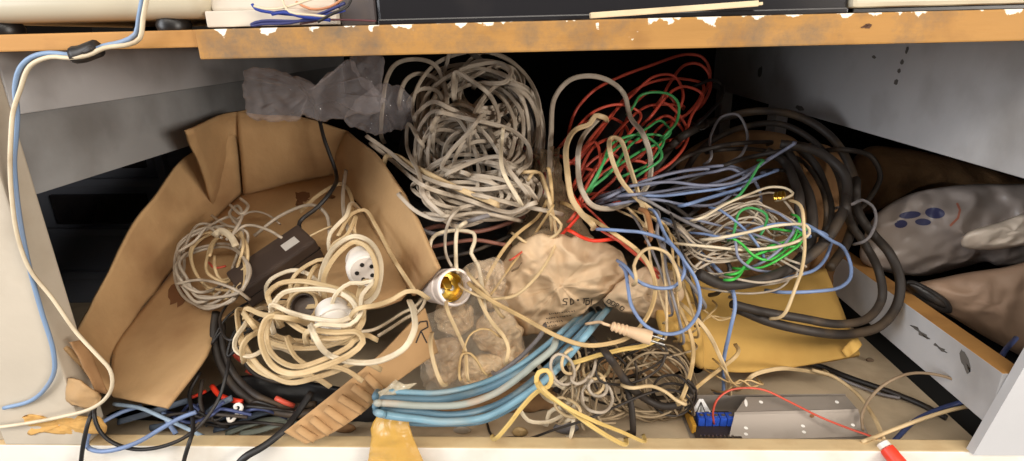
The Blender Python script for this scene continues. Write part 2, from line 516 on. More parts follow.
# ------------------------------------------------------------------ the setting
def wood(name, rgb, dark, flakes=0.0, zflake=None, scale=26, grime=.0):
    m = mat(name, rgb, .7, .12, scale, dark, .7, 22, .12, 90, stretch=(.35, 1, 2.2))
    nt = m.node_tree; N = nt.nodes; L = nt.links; b = N['Principled BSDF']
    src = b.inputs['Base Color'].links[0].from_socket
    if grime:
        tc = N.new('ShaderNodeTexCoord'); n = N.new('ShaderNodeTexNoise'); n.inputs['Scale'].default_value = 7; n.inputs['Detail'].default_value = 8; n.inputs['Roughness'].default_value = .75
        L.new(tc.outputs['Object'], n.inputs[0])
        r = N.new('ShaderNodeValToRGB'); r.color_ramp.elements[0].position = .47; r.color_ramp.elements[1].position = .64; r.color_ramp.elements[1].color = (grime,) * 3 + (1,)
        L.new(n.outputs[0], r.inputs[0])
        x = N.new('ShaderNodeMix'); x.data_type = 'RGBA'; x.inputs[7].default_value = (*lin((104, 92, 78)), 1)
        L.new(r.outputs[0], x.inputs[0]); L.new(src, x.inputs[6]); src = x.outputs[2]
    if flakes:
        tc = N.new('ShaderNodeTexCoord'); n = N.new('ShaderNodeTexNoise'); n.inputs['Scale'].default_value = 70; n.inputs['Detail'].default_value = 6
        L.new(tc.outputs['Object'], n.inputs[0])
        sx = N.new('ShaderNodeSeparateXYZ'); L.new(tc.outputs['Object'], sx.inputs[0])
        mr = N.new('ShaderNodeMapRange'); mr.inputs['From Min'].default_value = zflake[0]; mr.inputs['From Max'].default_value = zflake[1]
        mr.inputs['To Min'].default_value = 0.0; mr.inputs['To Max'].default_value = .22
        L.new(sx.outputs[2], mr.inputs[0])
        ad = N.new('ShaderNodeMath'); ad.operation = 'ADD'; L.new(n.outputs[0], ad.inputs[0]); L.new(mr.outputs[0], ad.inputs[1])
        r = N.new('ShaderNodeValToRGB'); r.color_ramp.elements[0].position = flakes; r.color_ramp.elements[1].position = flakes + .02
        L.new(ad.outputs[0], r.inputs[0])
        x = N.new('ShaderNodeMix'); x.data_type = 'RGBA'; x.inputs[7].default_value = (*lin((244, 232, 214)), 1)
        L.new(r.outputs[0], x.inputs[0]); L.new(src, x.inputs[6]); src = x.outputs[2]
    L.new(src, b.inputs['Base Color'])
    return m
M_shelf = wood('bare_shelf_wood', (172, 126, 66), (120, 80, 42), .74, (.011, .02), grime=.9)
M_plank = wood('pale_plank_wood', (186, 136, 76), (140, 96, 52))
M_ledgetop = wood('worn_ledge_wood', (214, 188, 144), (176, 140, 96), scale=40)
M_paint = mat('chipped_white_paint', (232, 226, 216), .55, .05, 20, (190, 172, 146), .45, 18, .06, 120)
M_post = mat('aged_white_paint', (192, 180, 162), .6, .07, 18, (150, 132, 108), .5, 12, .1, 90)
M_greypaint = mat('greyed_white_paint', (190, 189, 190), .6, .07, 14, (116, 108, 100), .5, 9, .05, 120)
M_plankgrey = mat('lower_plank_grey', (150, 150, 150), .65, .08, 14, (92, 86, 80), .5, 10, .05, 120)  # lower left plank, a darker grey than the upper one
M_dustfloor = mat('dusty_floor', (206, 186, 156), .85, .1, 22, (140, 118, 92), .6, 13, .1, 150)
M_dark = mat('dark_shade_board', (26, 25, 24), .85, .2, 8)  # near-black base colour paints in the unlit depth

# shelf deck overhead
struct(box('trim_1', (-.2305, 0, .335), (.62, .85, .3545), M_shelf, bevel=.0012), 'thick bare wooden shelf board spanning overhead with flaked white paint')
struct(box('trim_2', (-.75, .005, .343), (-.231, .85, .3545), M_plank, bevel=.0012), 'thinner orange wooden plank continuing the shelf at left')
# uprights and side planks
struct(box('trim_3', (-.475, .0, LEDGE_Z), (WL, .026, .343), M_post, bevel=.0015), 'white painted front upright at the left side')
struct(box('wall_front', (-.75, .006, LEDGE_Z), (-.4755, .03, .343), M_post, bevel=.0015), 'white panel beside the left upright')
struct(box('trim_4', (-.418, .0265, .2965), (WL, .83, .343), M_greypaint, bevel=.001), 'upper painted side plank at left')
struct(box('trim_5', (-.422, .0265, .2325), (-.405, .83, .296), M_plankgrey, bevel=.001), 'lower grey side plank at left')
struct(box('wall_right', (WR, .030, .2345), (WR + .018, .83, .335), M_greypaint, bevel=.001), 'grey white painted side board under the shelf at right')
_v = [(x + s_ * .073, y, z) for y in (-.004, .004) for z, s_ in ((LEDGE_Z, 0), (.334, 1)) for x in (.357, .45)]
struct(link('trim_6', np.array(_v), [(0, 1, 3, 2), (4, 6, 7, 5), (0, 2, 6, 4), (1, 5, 7, 3), (0, 4, 5, 1), (2, 3, 7, 6)], M_greypaint, None, False), 'grey white leaning front upright at the right side')
rail = box('trim_7', (WR, .0045, .034), (WR + .02, .80, .083), M_greypaint, bevel=.0008)
rail.data.materials.append(M_plank)
for p in rail.data.polygons:
    if p.normal.z > .8: p.material_index = 1
struct(rail, 'low painted side rail at right with a bare wooden top edge')
struct(box('trim_8', (WR, .76, .083), (WR + .02, .80, .2343), M_greypaint, bevel=.0008), 'small pale rear post behind the right board')
struct(box('trim_9', (WR + .002, .50, .083), (WR + .02, .535, .2343), M_greypaint, bevel=.0008), 'second small pale post between board and rail')
# front ledge : bare top, painted face
led = box('trim_10', (-.75, 0, -.075), (.75, .0155, LEDGE_Z), M_ledgetop, bevel=.0015)
led.data.materials.append(M_paint)
for p in led.data.polygons:
    if p.normal.y < -.6: p.material_index = 1
struct(led, 'front ledge with a worn wooden top and white painted face')
struct(box('floor', (-.95, .0157, FLOOR_Z - .02), (.398, .86, FLOOR_Z), M_dustfloor, bevel=0), 'dusty grey brown compartment floor')
struct(box('trim_15', (.3985, .0257, FLOOR_Z - .02), (.95, .86, FLOOR_Z - .004), M_dark, bevel=0), 'near-black board standing in for the shade beyond the right rail')  # dark slab stands in for the shaded gap past the rail
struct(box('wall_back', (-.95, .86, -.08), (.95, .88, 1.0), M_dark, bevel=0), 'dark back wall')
struct(box('wall_left', (-.97, .03, -.08), (-.95, .88, 1.0), M_dark, bevel=0), 'dark far side wall added at left to block light')  # unseen side walls added so light enters only from the front
struct(box('wall_right_far', (.95, .03, -.08), (.97, .88, 1.0), M_dark, bevel=0), 'dark far side wall added at right to block light')
struct(box('trim_11', (.62, .0, .335), (.95, .85, .3545), M_shelf, bevel=.001), 'far right end of the shelf board')
struct(box('trim_12', (-.95, .005, .343), (-.75, .85, .3545), M_plank, bevel=.001), 'far left end of the shelf plank')
struct(box('trim_13', (.53, .006, -.012), (.95, .03, .335), M_greypaint, bevel=.001), 'panel beside the right upright')
struct(box('trim_14', (-.95, .006, -.06), (-.75, .03, .343), M_paint, bevel=.001), 'end panel beside the left upright')

# ------------------------------------------------------------------ on top of the shelf
TZ = .3548
M_casing = mat('ivory_plastic', (190, 181, 160), .35, .03, 12, (206, 190, 160), .3, 8)
M_offwhite = mat('stained_white_board', (206, 196, 182), .5, .03, 12, (206, 160, 120), .5, 16)
M_gloss = mat('black_gloss', (30, 29, 32), .22, .1, 30, (70, 64, 60), .25, 14)
t = root('appliance_casing', (-.31, .08, TZ), 'large ivory rounded plastic casing standing on the shelf at the blue cable', 'appliance')
p0, p1 = onY(-60, 20, .012)[0], onY(207, 20, .012)[0]
bm = bmesh.new(); bmesh.ops.create_cube(bm, size=1)
for v in bm.verts: v.co = Vector(((p0 + p1) / 2 + v.co.x * (p1 - p0), .112 + v.co.y * .2, TZ + .0075 + .06 + v.co.z * .12))
bmesh.ops.bevel(bm, geom=list(bm.edges), offset=.012, segments=5, affect='EDGES', profile=.5)
link_bm('body', bm, M_casing, t, True)
for x in (p0 + .03, p1 - .035):
    for y in (.03, .19): lathe('foot', [(.011, 0), (.012, .004), (.010, .0085)], np.array([x, y, TZ]), (0, 0, 1), M_plastic_grey, t)
t = root('white_board_box', (-.19, .1, TZ), 'low white box with a pale brown stain behind the blue wires', 'box')
x0, x1 = onY(208, 15, .02)[0], onY(338, 15, .02)[0]
box('base_strip', (x0, .016, TZ + .0012), (x1, .18, TZ + .012), M_offwhite, t, .001)
box('body', (x0 + .002, .022, TZ + .012), (x1 - .002, .176, TZ + .07), M_offwhite, t, .002)
t = root('grey_adapter_block', (-.09, .06, TZ), 'small dark grey block between the blue wires and the black box', 'adapter')
x0, x1 = onY(338, 10, .02)[0], onY(374, 10, .02)[0]
box('body', (x0, .022, TZ), (x1, .09, TZ + .045), mat('dark_grey_plastic', (74, 68, 68), .5, .1, 40, DUST, .4, 20), t, .003)
box('lid', (x0 + .004, .03, TZ + .045), (x1 - .004, .085, TZ + .048), MATS['dark_grey_plastic'], t, .001)
t = root('black_equipment_box', (.1, .1, TZ), 'long glossy black equipment box across the middle of the shelf', 'equipment box')
x0, x1 = onY(375, 10, .02)[0], onY(851, 6, .02)[0]
box('body', (x0, .024, TZ + .001), (x1, .25, TZ + .085), M_gloss, t, .0025)
box('bottom_flange', (x0 + .001, .0205, TZ), (x1 - .001, .0245, TZ + .004), M_gloss, t, .001)
t = root('ivory_box', (.3, .1, TZ), 'ivory plastic box at the far end of the shelf past the black box', 'box')
x0, x1 = onY(852, 6, .02)[0], onY(1100, 6, .02)[0]
box('body', (x0, .02, TZ + .0035), (x1, .19, TZ + .09), M_casing, t, .003)
box('base_plate', (x0 + .004, .026, TZ), (x1 - .004, .186, TZ + .0035), M_plastic_grey, t, .0008)
# strip of wood on the shelf edge
a, b = onY(590, 21, .006), onY(757, 4, .014)
a[2] = TZ + .002
d = (b - a); L = np.linalg.norm(d); R = np.stack([d / L, np.cross([0, 0, 1], d / L) * 1.0, np.cross(d / L, np.cross([0, 0, 1], d / L))], 1)
t = root('wooden_lath', a, 'thin pale wooden lath leaning on the shelf edge before the black box', 'wooden strip')
o = box('lath', (-L / 2, -.003, -.0016), (L / 2, .003, .0022), mat('pale_lath', (214, 194, 160), .7, .1, 30, (150, 120, 84), .4, 30, stretch=(.3, 1, 1)), t, .0006, R, (a + b) / 2)
o.name = 'strip'
box('broken_end', (L / 2 - .001, -.0025, -.001), (L / 2 + .003, .002, .001), MATS['pale_lath'], t, .0004, R, (a + b) / 2)
# wires lying on the shelf edge
def shelfwire(pts, w, m, label, Y=.008):
    return cable('shelf_wire', [(*q, 0) for q in pts], w, m, label, 'wire', 'wires on the shelf edge', Y=Y)
M_deepblue = mat('deep_blue_wire', (40, 62, 150), .42, .1, 30)
M_bluetape = mat('indigo_wire', (52, 56, 104), .42, .1, 30)
shelfwire([(252, 4), (256, 9), (268, 12), (300, 15), (325, 15), (345, 10)], 3.6, M_deepblue, 'blue wire looping against the stained white box')
shelfwire([(345, 3), (325, 12), (306, 19), (290, 23), (262, 24), (251, 26), (252, 24), (262, 21), (300, 21), (322, 18), (336, 12)], 3.4, M_bluetape, 'indigo wire folded flat on the shelf edge', .004)
shelfwire([(272, 14), (284, 12), (300, 16), (318, 18), (330, 20)], 4.5, M_deepblue, 'bright blue wire under the cream wire')
shelfwire([(254, 6), (266, 9), (282, 8), (300, 3), (320, -4)], 2.8, M_white, 'cream wire arching over the blue wires on the shelf', .002)
shelfwire([(282, -4), (284, 5), (290, 12), (312, 15), (330, 17)], 2.6, M_white, 'short white wire dropping behind the blue wires')
shelfwire([(318, 22), (332, 14), (348, 6), (352, -4)], 3, M_black, 'black wire bent up beside the dark grey block', .006)
shelfwire([(296, 2), (310, 9), (330, 7), (345, -3)], 3, mat('orange_wire', (206, 142, 104), .5), 'pale orange wire above the blue wires', .012)
shelfwire([(300, 24), (326, 20), (352, 20), (376, 21)], 2.2, mat('maroon_wire', (92, 52, 56), .5), 'maroon wire lying along the shelf before the grey block', .006)

# ------------------------------------------------------------------ cable down the left upright
t = root('taped_power_cable', onY(85, 54, -.006), 'blue and white cable pair taped black, hanging down the left upright', 'cable')
YL = -.006
cable('blue_wire', np.array([onY(x, y, q) for x, y, q in [(144, -8, -.010), (139, 18, -.007), (136, 34, -.006), (122, 42, -.006), (104, 46, -.006), (88, 53, -.007), (72, 55, -.006), (50, 53, -.006), (32, 57, -.006), (20, 68, -.006), (15, 88, -.005), (17, 112, -.005), (16, 135, -.005), (14, 162, -.005), (19, 215, -.005), (28, 262, -.005), (41, 310, -.004), (53, 350, -.004), (54, 372, -.004), (44, 390, -.004), (30, 401, -.003), (4, 408, -.003)]]), 5.4, mat('pale_blue_sheath', (128, 152, 184), .45, .1, 30, (150, 140, 130), .4, 40), parent=t)
cable('white_wire', np.array([onY(x, y, q) for x, y, q in [(148, -8, -.006), (143, 18, -.004), (140, 38, -.004), (130, 44, -.003), (104, 48, -.004), (88, 55, -.004), (70, 58, -.003), (50, 57, -.003), (30, 66, -.003), (20, 90, -.002), (13, 112, -.004), (11, 135, -.006), (10, 165, -.007), (12, 200, -.007), (18, 238, -.008), (30, 270, -.009), (52, 298, -.009), (76, 332, -.011), (98, 356, -.013), (110, 370, -.013), (112, 386, -.013), (105, 399, -.012), (90, 409, -.010), (60, 417, -.008), (22, 424, -.006), (-8, 428, -.006)]]), 4.6, M_white, parent=t)
tp = np.array([onY(x, y, -.006) for x, y in [(74, 55), (82, 54), (90, 51), (98, 48)]])
v, f = sweep(spline(tp), round_prof(.0058, 10), scale=None); link('tape_wrap', v, f, M_black, t)
grid_sheet('tape_tail', [[(80, 53, -.0125), (88, 47, -.013), (91, 46, -.012)], [(84, 54, -.0125), (91, 51, -.013), (94, 49, -.012)]], M_black, t, .0006, 3)

# ------------------------------------------------------------------ black crate seen through the left gap
M_crate = mat('black_crate_plastic', (92, 96, 106), .42, .12, 20, (60, 56, 52), .4, 10)
t = root('black_plastic_crate', (-.62, .33, FLOOR_Z), 'black plastic crate with recessed panels outside the left upright', 'crate')
box('body', (-.86, .33, FLOOR_Z), (-.43, .6, .262), M_crate, t, .006)
for zz in (.03, .095, .165): box('rib', (-.85, .322, zz), (-.44, .331, zz + .012), M_crate, t, .002)
box('upright_rib', (-.502, .318, 0), (-.49, .331, .25), M_crate, t, .002)
box('upright_rib', (-.70, .318, 0), (-.69, .331, .25), M_crate, t, .002)
box('recessed_panel', (-.665, .324, .112), (-.53, .3305, .155), M_gloss, t, .003)
box('recessed_panel', (-.665, .324, .19), (-.52, .3305, .235), M_gloss, t, .003)
# ------------------------------------------------------------------ cardboard
def yb(px, py, lift=0): return float(on_base(px, py, lift)[1])
t = root('cardboard_carton', onY(110, 395, .02), 'large cut open cardboard carton lying tilted and holding cables and lamp holders', 'cardboard box')
rows = []
LC = [(112, 396), (113, 352), (135, 318), (162, 284), (188, 250), (214, 220), (245, 190)]
RC = [(166, 407), (206, 355), (222, 318), (290, 306), (380, 306), (402, 270), (332, 172)]
for (a, b) in zip(LC, RC):
    rows.append([on_base(a[0] + (b[0] - a[0]) * k / 4, a[1] + (b[1] - a[1]) * k / 4) for k in range(5)])
grid_sheet('bottom_panel', rows, M_card, t, .003, 5, .0012, 18, False, True)
def wall(name, crease, top, dys, m=M_card, cr=.0024, seed=0.0):
    a = [np.asarray(on_base(*q)) for q in crease]
    b = [onY(q[0], q[1], float(p[1]) + dy) for q, p, dy in zip(top, a, dys)]
    grid_sheet(name, [[p + (q - p) * k / 3 for p, q in zip(a, b)] for k in range(4)], m, t, .0032, 6, cr, 22, False, True, seed)
wall('side_panel', [(110, 394), (113, 352), (135, 318), (162, 284), (188, 250), (214, 220), (245, 190)],
     [(66, 347), (80, 326), (99, 291), (129, 232), (158, 193), (185, 158), (236, 132)], [-.018, -.02, -.02, -.02, -.02, -.015, -.01], seed=2)
wall('back_panel', [(243, 195), (272, 188), (300, 181), (333, 175)], [(237, 112), (262, 115), (300, 117), (347, 132)], [-.006, 0, 0, -.01], seed=5)
wall('corner_flap', [(246, 190), (236, 190), (216, 212)], [(247, 110), (220, 116), (189, 131)], [-.006, -.04, -.10], seed=9)
wall('side_panel', [(330, 173), (352, 196), (376, 232), (396, 266), (412, 296)], [(345, 131), (372, 152), (398, 188), (420, 228), (437, 268)], [-.02, -.03, -.035, -.035, -.03], seed=12)
fl = grid_sheet('corner_flap', [[(70, 342, .0), (78, 356, -.001), (86, 372, -.002), (96, 392, .0)], [(80, 340, .006), (90, 352, .006), (98, 368, .005), (108, 394, .004)]], M_carddark, t, .004, 5, .002, 40)
# torn scrap at the foot of the upright
t = grid_sheet('cardboard_scrap', [[(70, 378, .001), (84, 383, -.004), (97, 394, -.004)], [(66, 396, .000), (80, 398, -.006), (100, 400, -.004)], [(74, 404, .0), (86, 408, -.003), (98, 406, -.002)]], M_card, None, .002, 5, .002, 60)
props(t, 'crumpled torn cardboard scrap at the foot of the left upright', 'cardboard scrap')

# the notched strip lying from the ledge up to the lamp holder
t = root('cardboard_strip', onY(360, 375, .03), 'notched cardboard strip with a marker scribble leaning over the front ledge', 'cardboard strip')
rows = []
A, B = [(284, 432, -.004), (310, 412, .004), (335, 392, .012), (362, 370, .022), (390, 345, .036), (425, 308, .055)], [(306, 444, -.006), (334, 432, .0), (366, 410, .01), (384, 392, .02), (410, 372, .034), (438, 352, .052)]
strip = grid_sheet('strip', [[tuple(a[i] + (b[i] - a[i]) * k / 3 for i in range(3)) for k in range(4)] for a, b in zip(A, B)], mat('kraft_strip', (184, 146, 102), .85, .08, 14, (150, 104, 60), .3, 12, .12, 150), t, .004, 8, .0008, 25)
M_ink = mat('dark_ink', (52, 42, 36), .7, .1)
printed('marker_scribble', strip, [[(416, 327), (420, 322), (427, 321), (428, 327), (421, 331), (424, 337), (427, 343)], [(421, 331), (418, 338), (416, 343)]], 1.4, M_ink, t)
for k in range(6):
    s = .07 + k * .105
    i = s * 5; j = int(i); u = i - j
    a = [A[j][q] + (A[j + 1][q] - A[j][q]) * u for q in range(3)]; b = [B[j][q] + (B[j + 1][q] - B[j][q]) * u for q in range(3)]
    p, q = onY(a[0] + .22 * (b[0] - a[0]), a[1] + .22 * (b[1] - a[1]), a[2] - .004), onY(a[0] + .98 * (b[0] - a[0]), a[1] + .98 * (b[1] - a[1]), b[2] - .004)
    pr = round_prof(.0035, 8); pr[:, 1] *= .55
    v, f = sweep(spline([p, (p + q) / 2 + np.array([0, -.001, .001]), q]), pr); link('corrugation_ridge', v, f, MATS['kraft_strip'], t)

# yellow translucent tape hanging over the ledge
M_tape = film('yellowed_tape', (224, 176, 84), .38, .3, .3, 50)
M_tapeclear = film('clear_tape', (240, 226, 196), .6, .2, .4, 60)
t = root('packing_tape_strip', onY(392, 430, -.008), 'yellowed packing tape strip hanging over the front ledge', 'tape')
grid_sheet('tape', [[(390, 400, .006), (400, 404, .004), (411, 384, .012)], [(374, 425, -.002), (392, 420, -.008), (408, 412, .0)], [(372, 444, -.008), (394, 440, -.014), (411, 432, -.008)], [(368, 462, -.010), (398, 460, -.016), (424, 462, -.010)], [(366, 480, -.008), (398, 480, -.012), (430, 478, -.008)]], M_tape, t, .0006, 7, .0025, 45)
grid_sheet('clear_end', [[(373, 404, .002), (380, 392, .004), (396, 380, .01)], [(380, 402, .0), (390, 394, .0), (404, 384, .006)], [(390, 404, .004), (402, 396, .004), (416, 382, .012)]], M_tapeclear, t, .0006, 6, .002, 60)

# yellow cardboard flap at the right
t = root('cardboard_flap', onY(780, 340, .14), 'yellow brown cardboard flap under the thick black cable with a peeled corner', 'cardboard')
yel = grid_sheet('flap', [[(668, 262, .17), (720, 274, .185), (780, 276, .195), (826, 268, .21)], [(682, 300, .14), (725, 305, .15), (790, 305, .158), (840, 302, .17)], [(694, 335, .118), (735, 338, .125), (800, 335, .132), (852, 335, .142)], [(700, 368, .098), (745, 372, .10), (800, 366, .108), (860, 354, .118)]], M_cardyel, t, .004, 8, .0012, 14, False)
grid_sheet('peeled_corner', [[(842, 350, .12), (850, 342, .118), (856, 335, .125)], [(846, 357, .112), (856, 352, .108), (862, 345, .114)]], mat('yellow_paper', (222, 178, 96), .8, .08, 30), t, .0015, 5, .002, 60)
t = sack('wrapping_paper_wad', [(655, 292), (682, 284), (700, 320), (704, 366), (690, 362), (676, 338), (660, 332)], M_cardyel, None, None, .012, .02, .004, 45, 10, 6)
props(t, 'crushed yellow wrapping paper beside the printed sack', 'paper')

# ------------------------------------------------------------------ bags under and behind the cables
M_sack = mat('dusty_kraft_sack', (204, 176, 142), .75, .08, 10, (150, 118, 84), .5, 16, .15, 60)
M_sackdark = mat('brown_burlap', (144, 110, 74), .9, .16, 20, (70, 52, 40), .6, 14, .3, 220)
M_blackbag = mat('black_filler_plastic', (24, 23, 24), .55, .2, 14, (60, 54, 48), .35, 9, .3, 30)
t = root('printed_sack', place((560, 320), .12), 'dusty beige sack with black printed letters lying in the middle of the heap', 'sack')
body = sack('sack_body', [(492, 300), (500, 262), (530, 236), (566, 234), (604, 243), (628, 262), (624, 284), (602, 300), (588, 312), (560, 326), (530, 336), (502, 326)], M_sack, t, .125, .028, .05, .0095, 24, 30, 12, 3.0, .6, .004)
grid_sheet('sack_neck', [[(541, 158, .20), (548, 150, .195), (556, 150, .20)], [(528, 190, .185), (546, 186, .165), (562, 186, .18)], [(510, 235, .155), (545, 225, .13), (585, 228, .145)], [(494, 290, .118), (530, 262, .10), (600, 250, .118)]], film('neck_plastic', (150, 128, 100), .5, .3, .5, 50), t, .0012, 8, .004, 38, True, False, 2.0, lambda u, v: .005 * (1 - u) * math.sin(v * 22))
SD = [[(570, 301), (566, 301), (565, 303), (569, 304.5), (568.5, 307), (564.5, 307)], [(572.5, 301), (572.5, 307), (575.5, 305.5), (576, 303), (573.5, 301), (572.5, 301)],
      [(579, 301.5), (581, 303)], [(581, 301.5), (579, 303)], [(585, 301), (591, 300.5)], [(586.5, 301), (585.8, 306)], [(594, 301), (593, 307)], [(584, 303.5), (584, 308), (587.5, 308), (588.5, 304.5), (584, 303.5)]]
printed('printed_letters', body, [[(x - 2, y - 2.2) for x, y in s] for s in SD[:7]] + [[(585.5 + 1, 303.5), (585, 308)]][:0] + [[(586.2, 300), (585.8, 305), (589, 304), (590, 301.2), (586.4, 300)]], .95, M_ink, t)
small = []
for i, (yy, x0, x1) in enumerate([(314, 549, 574), (318.5, 546, 570), (323, 544, 562), (327, 543, 556)]):
    x = x0
    while x < x1:
        l = rnd.uniform(.8, 2.0); h = rnd.uniform(-.9, .9); small.append([(x, yy + h - (x - x0) * .12), (x + l, yy - h - (x - x0) * .12)]); x += l + rnd.uniform(.7, 1.5)
printed('fine_print', body, small, .7, M_ink, t)
t = root('small_kraft_sack', place((650, 295), .10), 'small beige sack flap with faint printed letters under the blue loop', 'sack')
body = sack('sack_body', [(604, 300), (622, 282), (640, 270), (668, 268), (684, 284), (682, 304), (662, 316), (640, 316), (620, 312)], M_sack, t, .105, .02, .04, .008, 28, 24, 10, 8.0, .6, .003)
printed('printed_letters', body, [[(609, 299), (606.5, 302), (609, 304), (611.5, 301), (609, 299)], [(613, 301), (610.5, 304.5), (613.5, 306), (615.5, 303), (613, 301)], [(617, 303), (614.5, 308)], [(617, 303), (619.5, 305), (616, 306)], [(622, 306), (619.5, 309), (622, 311), (624.5, 308), (622, 306)]], .8, M_ink, t)
M_clearbag = film('clear_dusty_plastic', (232, 214, 190), .90, .12, .5, 30)
M_paper = mat('pale_kraft_paper', (232, 204, 164), .8, .1, 14, (150, 112, 76), .6, 18)
t = sack('clear_plastic_bag', [(428, 318), (452, 296), (470, 262), (500, 262), (506, 300), (522, 335), (530, 370), (500, 390), (450, 396), (424, 392), (418, 350)], M_clearbag, None, .078, .018, .004, .010, 34, 30, 12, 4.0, .5, .006)
props(t, 'crumpled clear plastic bag below the empty lamp socket', 'plastic bag')
for k, (x, y, a_, b_, Y_) in enumerate([(494, 284, 28, 26, .128), (454, 318, 26, 22, .116), (498, 336, 28, 24, .11), (442, 360, 24, 24, .098), (480, 372, 26, 20, .096), (514, 364, 18, 18, .10)]):
    o_ = sack('paper_wad', [(x + a_ * math.cos(q) * rnd.uniform(.75, 1.15), y + b_ * math.sin(q) * rnd.uniform(.75, 1.15)) for q in np.linspace(0, 2 * math.pi, 8, endpoint=False)], M_paper if k % 3 else M_sack, None, Y_, .02, .012, .008, 50, 16, 8, 14.0 + k * 3.3, .6, .004)
    props(o_, 'crushed kraft paper lump under the clear bag below the socket', 'paper', 'crushed paper lumps in the clear bag')
M_film2 = film('clear_crinkled_film', (220, 212, 214), .86, .06, .55, 26)
t = root('clear_film_bag', place((325, 130), .24), 'crinkled clear plastic bag hanging under the shelf at the back of the carton', 'plastic bag')
sack('bag_body', [(242, 84), (250, 66), (280, 70), (312, 82), (330, 72), (350, 62), (362, 76), (378, 90), (384, 108), (350, 118), (300, 118), (256, 121), (246, 104)], M_film2, t, .235, .02, .006, .016, 17, 34, 14, 1.0, .5, .006)
sack('bag_end', [(366, 92), (384, 84), (405, 90), (414, 104), (412, 124), (392, 134), (360, 130), (346, 118)], M_film2, t, .245, .016, .006, .014, 20, 28, 12, 5.0, .5, .006)
sack('bag_twist', [(350, 62), (360, 56), (382, 54), (384, 76), (378, 96), (366, 92)], M_film2, t, .25, .012, .006, .010, 26, 20, 10, 6.0, .5, .005)
# black filler bags, added to carry the heap and paint its gaps dark
def blob(pts, m, label, name, cat, Y, fr, bk, seed, cr=.006):
    return props(sack(name, pts, m, None, Y, fr, bk, cr, 20, 14, 8, seed, .6), label, cat)
blob([(392, 235), (398, 150), (420, 100), (470, 80), (530, 100), (552, 160), (548, 230), (500, 258), (430, 258)], M_blackbag, 'slumped black filler bag darkening the gaps behind the big white flex coil', 'gap_filler_bag', 'bag', .34, .06, .14, 1.5)
blob([(560, 225), (556, 170), (580, 120), (630, 92), (676, 104), (684, 160), (676, 225), (620, 240)], M_blackbag, 'black filler bag darkening the gaps behind the tangle of red wires', 'gap_filler_bag', 'bag', .40, .05, .12, 7.5)
blob([(676, 168), (700, 142), (740, 130), (790, 136), (806, 160), (800, 200), (760, 222), (700, 215)], M_sackdark, 'brown burlap bundle behind the slate blue wires', 'burlap_sack', 'sack', .36, .03, .05, 3.3)
blob([(700, 280), (690, 230), (720, 200), (780, 190), (806, 200), (812, 250), (800, 290), (760, 300)], M_sackdark, 'dark brown burlap sack beneath the skein of thin wires', 'burlap_sack', 'sack', .265, .03, .03, 9.1)
blob([(800, 150), (836, 150), (852, 190), (846, 260), (838, 300), (812, 296), (806, 220)], M_carddark, 'old brown cardboard roll inside the thick black coil', 'cardboard_roll', 'cardboard', .275, .02, .06, 4.1)
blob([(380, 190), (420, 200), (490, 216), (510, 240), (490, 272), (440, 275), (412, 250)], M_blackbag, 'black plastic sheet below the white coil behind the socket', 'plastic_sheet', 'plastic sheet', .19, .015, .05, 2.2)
blob([(540, 410), (545, 372), (590, 350), (660, 348), (690, 372), (690, 410)], M_sackdark, 'dark burlap rag under the brown wire tangle', 'burlap_rag', 'rag', .16, .02, .04, 6.1)
# bags outside the right rail
M_bagr = mat('grey_plastic_sack', (154, 143, 136), .32, .1, 10, (110, 94, 84), .5, 12, .25, 30)
t = root('patterned_sack', place((950, 235), .24), 'grey plastic sack with four dark blue printed ovals beyond the right rail', 'sack')
body = sack('sack_body', [(862, 262), (872, 220), (905, 196), (950, 186), (1000, 184), (1060, 190), (1075, 240), (1030, 262), (1000, 266), (985, 262), (960, 268), (915, 276)], M_bagr, t, .235, .05, .10, .010, 16, 24, 10, 2.6, .6)
M_oval = mat('dark_blue_print', (52, 54, 88), .45, .15, 120)
def oval(cx, cy, rx, ry, rot):
    return [(cx + rx * math.cos(a) * math.cos(rot) - ry * math.sin(a) * math.sin(rot), cy + rx * math.cos(a) * math.sin(rot) + ry * math.sin(a) * math.cos(rot)) for a in np.linspace(0, 2 * math.pi, 18, endpoint=False)]
for e in [(935, 213, 10, 5.5, .1), (910, 215, 11, 3.6, -.1), (923, 222, 8, 3.5, .05), (901, 224, 6.5, 4, -.1)]: patch('printed_oval', body, oval(*e), M_oval, t)
printed('printed_curve', body, [[(957, 203), (960, 210), (958, 218), (950, 226)]], 2.2, mat('faded_red_print', (168, 104, 84), .5), t)
sack('sack_fold', [(968, 232), (1000, 222), (1030, 212), (1066, 214), (1060, 236), (1020, 246), (985, 250), (962, 246)], mat('pale_plastic_fold', (214, 198, 180), .3, .06, 12, bump=.2, bscale=40), t, .185, .02, .03, .006, 26, 12, 8, 6.6)
blob([(905, 290), (950, 276), (1000, 268), (1060, 262), (1075, 330), (1040, 360), (1000, 345), (950, 316)], mat('brown_grey_sack', (160, 132, 110), .5, .1, 10, (110, 86, 70), .5, 12, .2, 30), 'brown grey sack slumped against the right rail', 'plastic_sack', 'sack', .17, .03, .10, 5.2)
blob([(840, 190), (862, 150), (900, 148), (960, 160), (1020, 178), (1060, 196), (960, 190), (905, 194), (868, 214)], M_sackdark, 'dark bundle behind the patterned sack beyond the rail', 'cloth_bundle', 'bundle', .36, .05, .12, 8.4)
t = root('black_shoe_sole', place((930, 300), .15), 'black oval rubber piece between the rail and the sacks', 'rubber piece')
sack('rubber_body', [(904, 284), (912, 280), (930, 288), (948, 300), (952, 312), (940, 312), (920, 300)], M_black, t, .15, .006, .02, .001, 30, 8, 6, 1.2)
sack('raised_rim', [(908, 285), (914, 283), (930, 291), (944, 302), (946, 308), (938, 306), (922, 297)], M_black, t, .146, .005, .005, .0006, 30, 6, 6, 1.9)
